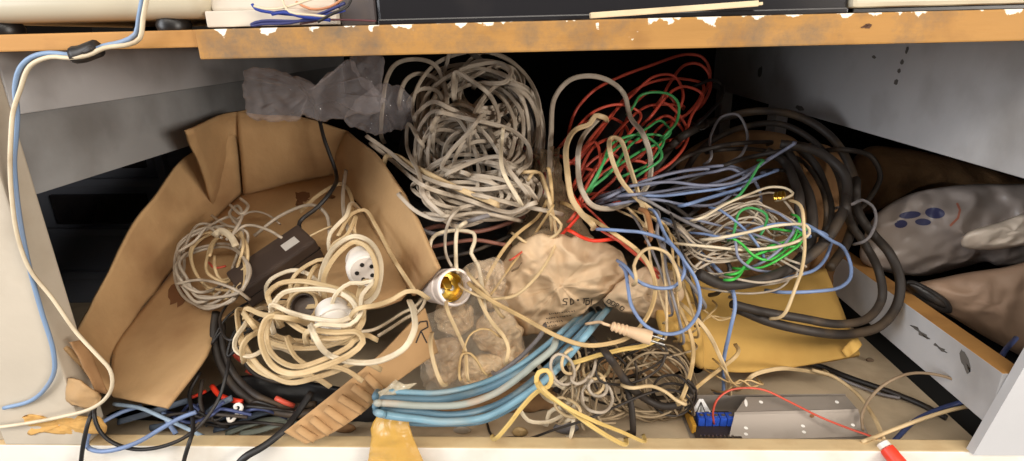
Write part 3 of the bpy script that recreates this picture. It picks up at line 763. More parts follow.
# ------------------------------------------------------------------ white twin flex heap at the back
G1 = 'white twin flex coils heaped at the back'
def zc(pts, x0, y0, s, lift=.0):
    return [(x0 + p[0] / s, y0 + p[1] / s, p[2] if len(p) > 2 else lift) for p in pts]
H4 = lambda pts, l=.03: zc(pts, 370, 50, 2.71, l)
for (cx, cy, rx, ry, rot, n, lf, tl) in [(474, 165, 50, 42, .2, 6, .0, .03), (470, 150, 46, 46, -.4, 6, .02, .03), (482, 165, 40, 34, .6, 5, .045, .02), (470, 110, 42, 38, .1, 5, .0, .03),
                                         (488, 90, 34, 26, -.2, 5, .02, .025), (478, 130, 54, 52, .3, 4, .03, .02), (455, 170, 36, 46, -.2, 4, .04, .02), (500, 140, 34, 52, .1, 4, .02, .02), (478, 182, 54, 26, .05, 5, .045, .015), (470, 195, 46, 18, .1, 3, .05, .01)]:
    cable('flex_coil', coil_pts(cx, cy, rx, ry, rot, n + 1, lf, tl, .24, 5, rnd.uniform(0, 6)), 4.7, M_oldwhite, 'old white twin flex wound in the big heap at the back', 'cable', G1, twin=True)
G1b = 'separate flex loops around the big white heap'
def fx(pts, w, m, label, lift=.03, twin=True, group=G1b, Y=None):
    return cable('twin_flex', H4(pts, lift), w, m, label, 'cable', group, twin=twin, Y=Y)
fx([(30, 220), (45, 80), (75, 35), (130, 25), (175, 40), (200, 85), (210, 150)], 5, M_oldwhite, 'pale flex arching highest at the upper edge of the white heap beside the film bag')
fx([(80, 130), (95, 85), (130, 64), (175, 75), (205, 110), (200, 180)], 5, M_oldwhite, 'pale flex arching just under the highest arch beside the film bag')
fx([(110, 130), (140, 105), (180, 110), (200, 150), (170, 200)], 5, M_oldwhite, 'small pale flex arch third below the highest arch')
fx([(230, 110), (240, 60), (290, 40), (350, 35), (380, 55), (370, 85), (300, 90)], 5, M_oldwhite, 'flex loop drooping at the top of the white heap', .04)
fx([(215, 8), (205, 50), (190, 90), (170, 160)], 4.5, M_oldwhite, 'flex rising straight up from the heap to the shelf', .02)
fx([(270, 5), (330, 52), (395, 118), (430, 180), (440, 230)], 6, mat('dull_brown_flex', (110, 100, 90), .6), 'dull dark flex running down from the shelf past the white heap', .0)
fx([(225, 100), (230, 60), (270, 80), (330, 130), (345, 200), (290, 190), (220, 160), (170, 140), (130, 170)], 5, M_oldwhite, 'flex loop crossing the upper middle of the white heap', .05)
fx([(195, 170), (260, 185), (330, 200), (390, 220), (430, 260), (435, 300), (405, 328)], 5, M_oldwhite, 'flex curling out over the side of the heap towards the red wires', .06)
fx([(40, 298), (45, 288), (65, 286), (120, 315), (190, 352), (260, 385), (320, 408)], 6, M_cream, 'cream flex with a hooked end lying across the front of the white heap', .07)
fx([(300, 395), (380, 415), (440, 428), (500, 440)], 5, M_oldwhite, 'flex stretching from the heap to the sack neck', .06)
fx([(0, 240), (50, 275), (120, 330), (200, 365), (300, 378), (420, 368), (440, 390)], 5, M_oldwhite, 'flex sweeping low across the white heap from the carton edge', .065)
fx([(10, 260), (60, 300), (150, 370), (260, 405), (380, 440), (430, 420)], 5, M_oldwhite, 'second flex sweeping low across the white heap', .055)
fx([(85, 400), (130, 440), (190, 460), (240, 430), (300, 415)], 4.5, M_oldwhite, 'flex sagging between the carton edge and the white heap', .05)
fx([(130, 240), (105, 200), (100, 260), (130, 330), (150, 400), (190, 440)], 4.5, M_oldwhite, 'flex looping on the carton side of the white heap', .04)
fx([(245, 330), (195, 320), (215, 280), (270, 220), (300, 180)], 5, M_oldwhite, 'flex bridging the dark gap in the white heap', .07)
fx([(220, 330), (290, 300), (350, 290), (380, 330), (420, 380)], 5, M_oldwhite, 'flex bent around the dark hollow of the white heap', .065)
fx([(360, 220), (355, 300), (370, 350), (400, 400)], 4.5, M_white, 'whiter flex hanging down the side of the white heap', .065)
fx([(430, 330), (450, 330), (470, 360), (485, 420), (492, 470)], 4, M_cream, 'thin cream wire bending down at the corner of the white heap', .05, False)

# ------------------------------------------------------------------ red and green wires
H5 = lambda pts, l=.02: zc(pts, 540, 50, 2.71, l)
G2 = 'red wires in the tangle at the back'
RED = [[(75, 260), (82, 205), (100, 160), (140, 115), (200, 80), (300, 42), (400, 12), (440, 20), (460, 55), (455, 95), (420, 150), (370, 200)],
       [(330, 130), (355, 85), (395, 40), (430, 38), (455, 60), (462, 95), (445, 140)],
       [(120, 280), (190, 185), (240, 122), (300, 88), (380, 78), (440, 92), (432, 132), (400, 172), (330, 205), (280, 280)],
       [(100, 290), (175, 195), (250, 122), (310, 72), (365, 72), (388, 125), (362, 190), (320, 260)],
       [(80, 235), (150, 165), (220, 148), (270, 170), (240, 230), (180, 300)],
       [(130, 340), (200, 262), (238, 182), (262, 140), (305, 112), (355, 130), (372, 170), (340, 225), (300, 290)],
       [(60, 255), (100, 212), (170, 180), (225, 200), (238, 275), (205, 345), (150, 395), (120, 420)],
       [(110, 400), (160, 342), (225, 302), (290, 312), (270, 370), (190, 420)],
       [(100, 350), (140, 270), (200, 240), (260, 250), (300, 200), (350, 180), (390, 220)],
       [(390, 240), (410, 180), (440, 120), (400, 100), (360, 110), (300, 180)],
       [(105, 360), (130, 310), (190, 280), (240, 330), (210, 380), (140, 390)],
       [(60, 290), (120, 320), (190, 330), (250, 300), (310, 260), (370, 240)],
       [(100, 420), (130, 360), (170, 290), (220, 210), (300, 150), (380, 150)],
       [(350, 150), (380, 180), (400, 220), (370, 290), (320, 330), (260, 360)], [(90, 300), (150, 250), (160, 330), (120, 400), (90, 450)]]
for i, p in enumerate(RED):
    cable('red_wire', H5(p, .01 + .012 * (i % 5)), 3.5, M_red, 'dusty red wire looping in the tangle at the back', 'wire', G2)
G3 = 'green wires among the red tangle'
for i, p in enumerate([[(148, 362), (180, 292), (230, 250), (290, 212), (330, 193), (352, 215), (325, 250), (270, 275), (200, 320)],
          [(240, 335), (290, 312), (330, 262), (332, 235), (290, 230), (240, 262), (190, 332), (150, 365)],
          [(255, 150), (270, 125), (300, 115), (350, 120), (375, 145), (372, 190), (350, 220)],
          [(140, 365), (170, 310), (190, 260), (220, 240), (270, 230), (310, 250), (330, 290), (280, 330)]]):
    cable('green_wire', H5(p, .06 + .006 * i), 3.2, M_green, 'green wire looping through the red tangle', 'wire', G3)
H7 = lambda pts, l=.03: zc(pts, 400, 150, 2.883, l)
cable('red_wire', H7([(425, 282), (470, 240), (500, 208), (520, 175), (505, 140)], .05), 3.6, M_brightred, 'bright red wire rising from the sack towards the white loops', 'wire')
cable('red_wire', H7([(500, 238), (525, 252), (560, 262), (605, 258)], .055), 4.2, M_brightred, 'bright red wire lying flat across the sack top', 'wire')
cable('red_wire', H7([(505, 145), (540, 200), (585, 235), (630, 262), (680, 300), (735, 345)], .04), 3, M_red, 'red wire running down beside the printed sack to the blue loop', 'wire')
cable('red_wire', H7([(520, 150), (570, 195), (640, 270), (700, 320), (738, 360)], .03), 2.8, M_red, 'second red wire running down beside the printed sack', 'wire')
cable('red_wire', H7([(330, 310), (350, 295), (380, 275), (400, 262)], .05), 2.4, M_red, 'short red wire end showing through the sack neck', 'wire')
for i, p in enumerate([[(380, 250), (430, 270), (470, 320), (480, 360)], [(390, 270), (440, 290), (465, 340), (470, 380)], [(370, 255), (410, 262), (455, 300), (475, 340)]]):
    cable('dark_red_wire', H4(p, .02), 3, mat('dark_red_wire', (130, 62, 60), .5), 'dark red wire between the white heap and the sack neck', 'wire', 'dark red wires beside the white heap')

# ------------------------------------------------------------------ flex loops standing in front of the red tangle
cable('twin_flex', H5([(20, 380), (26, 320), (30, 230), (40, 130), (80, 82), (130, 70), (190, 85), (228, 120), (244, 180), (280, 230), (300, 300), (294, 360), (258, 402), (190, 430), (140, 420), (110, 370), (103, 300), (120, 230), (160, 185)], .06), 6, M_oldwhite, 'tall dusty flex loop standing before the red wires', twin=True)
cable('twin_flex', H5([(165, 180), (150, 178), (135, 200), (100, 214), (72, 260), (74, 330), (85, 400), (110, 440), (140, 470)], .075), 6.5, M_cream, 'cream flex hairpin bending down beside the tall flex loop', twin=True)
cable('twin_flex', H5([(292, 470), (270, 400), (242, 312), (216, 242), (195, 238), (192, 285), (218, 350), (262, 402), (300, 432)], .08), 5.5, M_cream, 'narrow cream flex loop between the red wires and the slate wires', twin=True)
cable('wire_end', [(647, 214, .09), (650, 226, .09), (651, 233, .088)], 6, mat('brown_connector', (150, 104, 66), .5), 'brown sleeve at the foot of the narrow cream loop', 'connector')

# ------------------------------------------------------------------ cables round the sack
cable('cream_cable', H7([(375, 78), (385, 66), (400, 65), (425, 120), (446, 210), (450, 260), (425, 320), (380, 380), (330, 420), (265, 430)], .055), 3.8, M_cream, 'thin cream cable curving down over the sack neck', 'cable')
cable('cream_cable', H7([(345, 255), (360, 265), (385, 268), (420, 260), (455, 240), (465, 215), (440, 190)], .05), 3.4, M_cream, 'short hooked cream wire on the sack neck', 'cable')
cable('beige_cable', H7([(430, 60), (436, 100), (438, 140)], .05), 4, M_beige, 'short beige flex end at the top of the sack neck')
cable('beige_cable', H7([(240, 390), (290, 300), (340, 240), (400, 190), (430, 130)], .04), 4, M_beige, 'beige flex following the pleats of the sack neck', twin=True)
cable('beige_cable', H7([(260, 420), (330, 320), (390, 240), (430, 180)], .042), 3, M_beige, 'thin beige wire following the pleats of the sack neck')

H8 = lambda pts, l=.02: zc(pts, 600, 130, 2.883, l)
# ------------------------------------------------------------------ thick black cable coil
GB = None
def bk(p, w, label, lift=.03, m=None, H=H8):
    return cable('thick_black_cable', H(p, lift) if H else p, w, m or M_brownblk, label, 'cable')
bk([(285, 415), (350, 444), (450, 436), (560, 392), (640, 332), (688, 262), (712, 190), (706, 130), (660, 82), (600, 52), (520, 40)], 11, 'thick dusty black cable arcing below and around the skein', .075)
bk([(540, 60), (575, 130), (605, 200), (612, 280), (600, 340), (560, 392)], 11, 'thick dusty black cable running down beside the skein', .06)
bk([(480, 60), (530, 90), (565, 160), (575, 230), (570, 300)], 10, 'second thick black cable running down beside the skein', .05)
bk([(560, 40), (620, 100), (650, 170), (662, 250), (640, 330)], 9, 'third thick black cable running down towards the yellow flap', .045)
bk([(650, 178, .02), (668, 150, .02), (690, 132, .02), (720, 119, .02), (762, 111, .02), (800, 117, .02), (832, 138, .03), (852, 172, .04), (856, 206, .04), (848, 240, .04), (830, 268, .05)], 9, 'thick black cable curving highest over the burlap bundle', H=None)
bk([(676, 190, .02), (700, 150, .02), (740, 128, .025), (780, 124, .03), (812, 140, .03), (836, 170, .035), (842, 210, .04)], 7, 'black cable curving just beneath the highest black arc', H=None)
bk([(738, 309, .05), (770, 322, .055), (810, 331, .055), (850, 334, .055), (880, 326, .05), (897, 305, .045), (900, 280, .04), (890, 254, .04), (872, 233, .035), (858, 212, .03), (856, 180, .03)], 10, 'outermost thick cable loop resting on the yellow flap near the rail', H=None)
bk([(732, 304, .06), (760, 311, .06), (800, 318, .06), (840, 324, .06), (868, 318, .055), (882, 298, .05), (879, 272, .045), (866, 246, .04), (850, 222, .035), (846, 190, .03)], 9, 'inner thick cable loop resting on the yellow flap', H=None)
bk([(690, 240, .05), (714, 252, .06), (730, 268, .06), (722, 288, .05)], 5, 'thin dark cable hooked at the near end of the skein', H=None, m=M_black)
bk([(640, 196, .05), (672, 206, .055), (700, 226, .06), (730, 244, .06), (770, 250, .05)], 4.5, 'thin dark cable passing under the white strands', H=None, m=M_black)
bk([(846, 150, .03), (870, 156, .02), (880, 176, .02), (868, 200, .02), (850, 214, .02)], 6, 'black cable end curling near the patterned sack', H=None)
cable('black_wire', [(711, 158, .04), (711, 135, .04), (722, 117, .04), (738, 115, .04), (747, 132, .04), (742, 154, .04), (730, 162, .04)], 3.2, M_grey, 'dark grey wire ring standing over the burlap bundle', 'wire')
cable('black_wire', [(698, 124, .03), (711, 111, .03), (722, 97, .03), (721, 84, .03), (712, 80, .03), (700, 84, .03)], 4, M_black, 'black wire hooked beside the red loops near the right board', 'wire')
cable('black_wire', [(694, 124, .03), (704, 118, .03), (708, 125, .03), (700, 130, .03), (694, 124, .032)], 2.6, M_black, 'tiny black wire ring below the hooked black wire', 'wire')
for i, p in enumerate([[(640, 205, .02), (690, 180, .03), (740, 160, .03), (800, 148, .03)], [(690, 215, .03), (720, 190, .03), (760, 172, .035), (800, 172, .035)], [(720, 150, .03), (760, 150, .03), (800, 160, .035), (822, 190, .035), (824, 230, .035)], [(650, 190, .03), (680, 160, .03), (720, 146, .03), (770, 142, .03)]]):
    cable('brown_cable', p, 5, M_brownblk, 'dull brown cable lost among the burlap and black coil', 'cable', 'dull brown cables under the black coil')
cable('pale_ring', [(853, 204, .05), (862, 200, .06), (872, 206, .06), (876, 220, .055), (870, 236, .05)], 3.4, M_grey, 'pale grey cable bend just beside the black coil', 'cable')

# ------------------------------------------------------------------ slate, grey and blue wires
def sl(p, w, m, label, lift=.03, cat='wire', group=None, twin=False):
    return cable('blue_wire' if m is M_blue else 'slate_wire' if m is M_slate else 'grey_wire' if m is M_grey else 'wire', H8(p, lift), w, m, label, cat, group, twin)
G4 = 'slate blue wires sweeping over the burlap'
for i, p in enumerate([[(20, 185), (100, 158), (200, 125), (300, 108), (380, 105), (430, 130), (458, 170), (462, 215), (440, 265), (400, 290)],
          [(20, 205), (110, 170), (220, 140), (330, 120), (380, 112), (425, 140)], [(50, 200), (140, 192), (240, 178), (340, 150), (420, 120), (500, 75)],
          [(60, 190), (160, 180), (260, 165), (330, 172), (400, 190)], [(40, 215), (150, 200), (240, 215), (330, 215), (400, 170), (470, 130)],
          [(20, 195), (120, 150), (230, 120), (300, 112)], [(100, 160), (200, 150), (300, 160), (390, 150), (480, 90), (560, 40)]]):
    cable('slate_wire', H8(p, .03 + .006 * i), 3.6, M_slate, 'slate blue wire sweeping over the burlap from the cream loops', 'wire', G4)
sl([(90, 186), (180, 190), (280, 178), (350, 168), (430, 145), (508, 118)], 3.4, M_blue, 'light blue wire crossing over the slate wires', .06)
sl([(262, 212), (300, 200), (350, 186), (398, 172)], 4.2, M_blue, 'short light blue wire piece over the brown burlap', .06)
cable('blue_wire', [(676, 226, .05), (692, 244, .05), (712, 264, .05), (730, 284, .055), (735, 304, .06), (730, 330, .05), (724, 358, .035), (723, 392, .02)], 4.2, M_blue, 'blue wire dropping down over the yellow flap to the metal bracket', 'wire')
sl([(590, 286), (640, 296), (665, 318), (655, 360), (620, 402), (570, 418), (500, 432), (440, 440)], 4, M_blue, 'blue wire curving round under the skein of thin wires', .06)
sl([(600, 276), (668, 320), (700, 338), (722, 385), (722, 425), (695, 452), (620, 465), (540, 468)], 4, M_blue, 'outermost blue loop hanging past the skein over the yellow flap', .07)
for i, p in enumerate([[(170, 260), (230, 290), (270, 350), (330, 420), (380, 470)], [(130, 200), (200, 240), (260, 270), (330, 300), (420, 325)], [(170, 250), (165, 300), (210, 380), (260, 440), (300, 500)]]):
    cable('grey_wire', H8(p, .05 + .008 * i), 4.2, M_grey, 'dull grey cable between the small sack and the skein', 'wire', 'grey cables beside the skein')
# skein
G5 = 'white strands in the multicoloured skein'
for i in range(18):
    a = rnd.uniform(-.22, .12); y0 = 205 + rnd.uniform(-8, 60); x0 = 690 + rnd.uniform(-4, 24); x1 = 792 + rnd.uniform(-20, 14)
    p = [(x0, y0 + 14, .045), (x0 + 22, y0 + rnd.uniform(-6, 6), .055), (x0 + 50, y0 - 8 + rnd.uniform(-8, 8), .06), (x1 - 20, y0 - 4 + rnd.uniform(-4, 14), .06), (x1, y0 + 10 + rnd.uniform(-8, 12), .05)]
    if i % 3 == 0: p += [(x1 - 8, y0 + 24, .055), (x1 - 40, y0 + 30, .06), (x0 + 26, y0 + 26, .06)]
    cable('white_strand', p, 2.6, M_oldwhite, 'thin white strand in the multicoloured skein', 'wire', G5)
for i in range(6):
    y0 = 228 + rnd.uniform(0, 40)
    cable('white_strand', [(682 + rnd.uniform(-4, 4), y0 - 6, .05), (695, y0 + 8, .055), (712, y0 + 14, .055), (738, y0 + rnd.uniform(8, 16), .055)], 2.4, M_oldwhite, 'thin white strand in the multicoloured skein', 'wire', G5)
G6 = 'green strands in the multicoloured skein'
for i, p in enumerate([[(395, 425), (430, 380), (490, 335), (560, 315), (590, 290)], [(400, 410), (450, 360), (520, 340), (575, 330), (585, 300), (540, 290)], [(410, 330), (440, 360), (480, 375), (530, 350), (560, 310), (575, 270)],
                       [(385, 300), (400, 240), (440, 225), (480, 245), (470, 290)], [(400, 190), (430, 150), (460, 100), (470, 90)], [(420, 400), (470, 395), (520, 370), (570, 335)]]):
    cable('green_strand', H8(p, .062 + .004 * (i % 3)), 3, M_limegreen if i in (0, 1, 2, 5) else M_green, 'green strand in the multicoloured skein', 'wire', G6)
G7 = 'blue strands in the multicoloured skein'
for i, p in enumerate([[(390, 320), (400, 370), (440, 400), (500, 410)], [(300, 300), (380, 310), (460, 280), (540, 270), (600, 300)], [(280, 260), (360, 280), (440, 300), (520, 330)], [(360, 240), (430, 300), (470, 360)], [(450, 390), (500, 360), (540, 320), (560, 280), (530, 250)]]):
    cable('blue_strand', H8(p, .062), 3, M_blue if i % 2 else M_slate, 'blue strand in the multicoloured skein', 'wire', G7)
sl([(245, 330), (310, 336), (440, 345), (555, 326), (604, 298), (595, 276), (520, 274), (420, 296), (340, 312)], 3.4, M_white, 'bright white strand closing a flat loop over the skein', .075)
sl([(300, 250), (360, 215), (430, 185), (490, 165), (535, 168), (556, 182), (545, 192)], 3, M_white, 'white strand arching along the top of the skein', .07)
cable('white_strand', H8([(583, 230), (588, 290), (590, 340), (582, 400), (565, 450), (535, 525)], .085), 3.8, M_cream, 'cream strand hanging straight down from the skein over the yellow flap', 'wire')
for i in range(3):
    lathe('brass_tip', [(.0016, 0), (.0022, .002), (.0022, .008), (.001, .0095)], place((776 + i * 3.5, 193 - i * .6, .075)), (-.3 + .1 * i, -.7, -.5), mat('brass', (212, 176, 80), .3, metal=1), props(root('wire_ferrule', place((776 + i * 3.5, 193 - i * .6, .075)), 'small brass wire tip behind the skein by the black coil', 'wire tip', 'brass tips behind the skein'), None))

# ------------------------------------------------------------------ things in the carton
def bs(px, py, l): return on_base(px, py, l)
def bpts(pts): return np.array([bs(*p) for p in pts])
# black power adapter lying on the carton floor
e1, e2 = bs(243, 288, .02), bs(308, 243, .022)
ax = e2 - e1; La = np.linalg.norm(ax) * 1.12; ax /= np.linalg.norm(ax)
side = np.cross(BN, ax)
R = np.stack([ax, side, BN], 1); c = (e1 + e2) / 2
t = root('power_adapter', c - BN * .02, 'dark brown power adapter brick with a pale label lying on the carton floor', 'power adapter')
M_brick = mat('dark_brown_plastic', (66, 54, 48), .45, .1, 40, (120, 98, 78), .35, 22)
box('body', (-La / 2, -.021, -.012), (La / 2, .021, .013), M_brick, t, .003, R, c)
lb = box('label_sticker', (La / 2 - .028, -.009, .0131), (La / 2 - .012, .004, .0135), mat('pale_sticker', (196, 190, 182), .5, .04), t, 0, R, c); lb['label'] = 'pale square label'
box('seam', (-La / 2 - .0003, -.0213, .0000), (La / 2 + .0003, .0213, .001), M_plastic_grey, t, 0, R, c)
cable('cord', np.array([c + ax * (La / 2 - .006) + side * .008 + BN * .004, bs(300, 222, .03), bs(318, 207, .035), bs(332, 190, .04), onY(336, 172, .245), onY(330, 155, .25), onY(324, 138, .255), onY(319, 118, .27), onY(312, 100, .285), onY(300, 86, .30)]), 4.6, M_black, parent=t)
cable('output_lead', np.array([c - ax * La / 2, bs(226, 306, .02), bs(220, 322, .03), bs(232, 340, .035), bs(262, 320, .035), bs(280, 300, .03)]), 3.2, M_black, parent=t)
# small tied bundle of thin flex
t = root('tied_flex_bundle', bs(218, 265, .01), 'small tangled bundle of thin pale flex tied at its top beside the adapter', 'cable bundle')
for k, (cx, cy, rx, ry, rot, n, l) in enumerate([(212, 266, 34, 40, .2, 3, .016), (220, 262, 26, 34, -.3, 2, .024), (216, 272, 38, 26, .1, 2, .028), (228, 256, 18, 26, .2, 2, .03), (210, 258, 28, 44, .5, 2, .02)]):
    pts = []
    for j in range(n * 9 + 1):
        a = j * 2 * math.pi / 9 + k; q = 1 + rnd.uniform(-.16, .14)
        x, y = rx * q * math.cos(a), ry * q * math.sin(a)
        pts.append(bs(cx + x * math.cos(rot) - y * math.sin(rot) + rnd.gauss(0, 1.5), cy + x * math.sin(rot) + y * math.cos(rot), l + .008 * math.sin(a * 2 + k) + rnd.uniform(0, .004)))
    cable('flex', np.array(pts), 3.4, M_cream if k % 2 else M_oldwhite, parent=t)
for pts in ([(226, 240, .04), (244, 226, .04), (268, 230, .04), (282, 238, .035)], [(222, 238, .042), (206, 228, .04), (196, 240, .035), (178, 252, .03)], [(232, 236, .04), (242, 216, .04), (236, 206, .035), (230, 212, .035), (238, 226, .04)], [(176, 284, .03), (200, 280, .035), (236, 290, .035), (250, 300, .02)],
            [(230, 205, .03), (242, 214, .035), (248, 206, .03), (240, 198, .03)]):
    cable('flex', bpts(pts), 3.4, M_oldwhite, parent=t)
tie = bpts([(214, 236, .046), (220, 231, .05), (230, 236, .05), (236, 246, .047)])
v, f = sweep(spline(tie), np.array([[.0032, .001], [-.0032, .001], [-.0032, -.001], [.0032, -.001]])); link('tie_strip', v, f, M_white, t)
cable('red_core', bpts([(208, 262, .03), (216, 268, .033), (226, 266, .03)]), 2.6, M_red, parent=t)
for i, (px, py, col) in enumerate([(204, 262, 0), (262, 244, 0)]):
    pass
# loose wires in the back of the carton
for pts, w_, m_, lab in [([(254, 236, .02), (280, 216, .025), (310, 205, .03), (326, 214, .03), (330, 240, .03)], 4, M_oldwhite, 'pale flex arching over the adapter at the back of the carton'),
                         ([(300, 212, .02), (320, 194, .02), (340, 184, .02), (352, 200, .02), (348, 230, .02)], 4.5, M_cream, 'cream flex running up the back wall of the carton'),
                         ([(346, 170, .03), (343, 195, .03), (345, 220, .03), (352, 240, .03)], 4.5, M_oldwhite, 'flex hanging straight inside the carton wall by the black cord'),
                         ([(338, 236, .03), (352, 214, .03), (364, 210, .03), (376, 226, .03), (392, 256, .03), (414, 290, .03)], 4.5, M_cream, 'cream flex leaning along the inner carton wall towards the socket'),
                         ([(232, 222, .02), (250, 212, .02), (266, 214, .02), (280, 224, .02)], 2.4, M_oldwhite, 'thin pale wire behind the tied bundle'),
                         ([(310, 236, .035), (322, 230, .035), (332, 226, .035)], 2.2, M_cream, 'short bare cream wire end beside the adapter')]:
    cable('carton_flex', bpts(pts), w_, m_, lab, 'cable', twin=w_ > 4)
# lamp holders in the carton
def holder(name, px, py, l, tip, s, label, up):
    o = bs(px, py, l)
    t = root(name, o, label, 'lamp holder')
    d = bs(tip[0], tip[1], tip[2]) - o; d /= np.linalg.norm(d)
    lathe('body', [(.014 * s, -.024 * s), (.018 * s, -.022 * s), (.0185 * s, 0), (.0205 * s, .0015 * s), (.0205 * s, .014 * s), (.019 * s, .016 * s), (.019 * s, .017 * s)], o, d, M_ceramic, t)
    if up:
        lathe('contact_disc', [(.0165 * s, .0172 * s), (.0165 * s, .0184 * s), (.005, .019 * s)], o, d, mat('greyish_ceramic', (206, 196, 186), .4, .05), t)
        a = np.cross(d, [0, 0, 1.0]); a /= np.linalg.norm(a); b = np.cross(d, a)
        for k in range(5): lathe('pin_hole', [(.0019, .0186 * s), (.0019, .0196 * s)], o + (a * math.cos(k * 1.25) + b * math.sin(k * 1.25)) * .0095 * s, d, M_plastic_grey, t, 12)
    else:
        lathe('collar', [(.0215 * s, -.006 * s), (.0225 * s, -.004 * s), (.0225 * s, .002 * s), (.0215 * s, .004 * s)], o, d, M_ceramic, t)
    return t
holder('lamp_holder', 363, 266, .036, (373, 292, .052), .76, 'white ceramic lamp holder with pin holes lying at the back of the coil', True)
holder('lamp_holder', 334, 318, .05, (327, 288, .052), .66, 'white lamp holder standing amid the cream coil, end upward', False)
t = root('lamp_holder', bs(306, 310, .02), 'cream threaded lamp holder lying on its side left of the upright one', 'lamp holder')
o = bs(308, 308, .04); d = bs(296, 304, .06) - o; d /= np.linalg.norm(d)
lathe('body', [(.012, -.016), (.0135, -.014), (.0135, .012), (.0115, .013), (.0105, .004), (.004, .003)], o, d, M_cream, t)
lathe('dark_liner', [(.0104, .0035), (.0104, .011), (.0098, .011), (.0098, .0042), (.003, .0042)], o, d, M_brick, t)
lathe('collar', [(.0145, -.012), (.0152, -.011), (.0152, -.004), (.0145, -.003)], o, d, M_cream, t)

# the big cream coil in front of the carton: each loop is a cable of its own
H6 = lambda pts, l: [(220 + p[0] / 2.535, 220 + p[1] / 2.535, (p[2] if len(p) > 2 else l)) for p in pts]
def cz(pts, w, m, label, l=.03, name='twin_flex', twin=True, group=None):
    c = np.array([bs(px, py, q) for px, py, q in H6(pts, l)])
    for k, j in ((0, 1), (-1, -2)):
        e = c[k] - c[j]; e = e / np.linalg.norm(e)
        q1, q2 = c[k] + e * .008 - BN * .006, c[k] + e * .014 - BN * .02
        c = np.vstack([q2, q1, c]) if k == 0 else np.vstack([c, q1, q2])
    return cable(name, c, w, m, label, 'cable', group, twin=twin)
G8 = 'cream twin flex loops of the big coil in the carton'
lab8 = 'cream twin flex looped in the big coil around the lamp holders'
for p, w_, l in [([(255, 170), (262, 120), (290, 70), (335, 42), (375, 52), (404, 95), (406, 145), (390, 195), (350, 222), (300, 230)], 6.5, .045),
              ([(262, 165), (270, 128), (300, 84), (338, 56), (372, 68), (394, 110), (396, 150), (378, 190), (340, 205)], 6, .05),
              ([(125, 205), (122, 185), (150, 162), (200, 155), (260, 165), (320, 185), (355, 215), (360, 262), (330, 292), (270, 300), (210, 280), (150, 235), (125, 205)], 6.5, .06),
              ([(135, 215), (160, 185), (220, 175), (290, 180), (335, 205), (345, 235), (310, 255), (240, 250), (180, 235), (135, 215)], 6, .068),
              ([(118, 250), (104, 285), (110, 330), (140, 375), (190, 390), (260, 372), (330, 340), (362, 310), (350, 285), (290, 285), (230, 280)], 7, .065),
              ([(130, 245), (118, 285), (126, 330), (160, 362), (200, 372), (270, 350), (330, 318), (345, 300)], 6, .055),
              ([(50, 280), (70, 330), (110, 380), (180, 412), (240, 400), (300, 380), (340, 362)], 6, .04),
              ([(44, 230), (50, 290), (62, 340), (96, 380), (150, 400), (210, 392)], 6, .03),
              ([(90, 230), (60, 270), (40, 300), (40, 330), (80, 345), (120, 325)], 5, .035),
              ([(200, 160), (180, 200), (150, 240), (120, 270), (70, 300)], 6, .04),
              ([(190, 140), (230, 110), (260, 100), (262, 150), (230, 190)], 5, .035),
              ([(70, 225), (110, 240), (180, 250), (260, 268), (330, 268), (362, 240), (352, 190), (362, 160)], 6, .05),
              ([(300, 180), (330, 160), (360, 160), (388, 155), (360, 190), (355, 240), (330, 265), (250, 265)], 5, .07),
              ([(230, 270), (262, 330), (300, 352), (360, 362), (420, 352, .062), (470, 322, .068), (492, 280, .07), (492, 240, .065), (480, 205, .05)], 6.5, .055),
              ([(130, 150), (180, 128), (220, 135), (250, 165), (240, 200)], 5, .03),
              ([(240, 120), (225, 150), (215, 190), (230, 215)], 5, .03), ([(350, 225), (400, 215), (440, 200), (470, 182)], 5.5, .06),
              ([(170, 300), (190, 345), (240, 375), (290, 372)], 5.5, .05), ([(280, 35), (300, 10), (320, -10), (330, -40)], 4.5, .03), ([(340, 20), (345, -10), (320, 40), (290, 60)], 4.5, .03)]:
    cz(p, w_, M_white if rnd.random() < .6 else M_cream, lab8, l, group=G8)
for i in range(4):
    cz([(r_ + rnd.uniform(-14, 14), s_ + rnd.uniform(-14, 14)) for r_, s_ in [(60, 250), (150, 300), (260, 320), (340, 290), (330, 220), (240, 210), (150, 220)]], 5.5, M_cream, lab8, .02, group=G8)

# ------------------------------------------------------------------ the empty lamp socket
o = place((437, 290), .075); tip = onY(462, 281, .052)
d = tip - o; d /= np.linalg.norm(d); d = -FWD * .84 + to_world(1, 0, 0) * .52 + to_world(0, 1, 0) * .08; d /= np.linalg.norm(d)
o = onY(446, 287, .070)
t = root('lamp_socket', o, 'white ceramic lamp socket with a brass inside facing out beside the carton wall', 'lamp socket')
M_brass = mat('brass', (212, 176, 80), .3, metal=1)
M_socket = mat('socket_ceramic', (232, 220, 212), .3, .02, 20, spec=.5)
lathe('body', [(0.00800, -0.03000), (0.01400, -0.02800), (0.01520, -0.02500), (0.01560, -0.00320), (0.01664, -0.00240), (0.01664, 0.00480), (0.01560, 0.00560), (0.01560, 0.01440), (0.01696, 0.01520), (0.01696, 0.01856), (0.01600, 0.01960), (0.01456, 0.01960), (0.01424, 0.01800), (0.01376, -0.00320), (0.00320, -0.00320)], o, d, M_socket, t, 56)
lathe('brass_liner', [(0.01344, -0.00240), (0.01328, 0.00000), (0.01344, 0.00240), (0.01296, 0.00480), (0.01344, 0.00720), (0.01304, 0.00960), (0.01264, 0.00960), (0.01248, 0.00480), (0.01248, -0.00160), (0.00240, -0.00256)], o, d, M_brass, t, 40)
a = np.cross(d, [0, 0, 1.0]); a /= np.linalg.norm(a); b = np.cross(d, a)
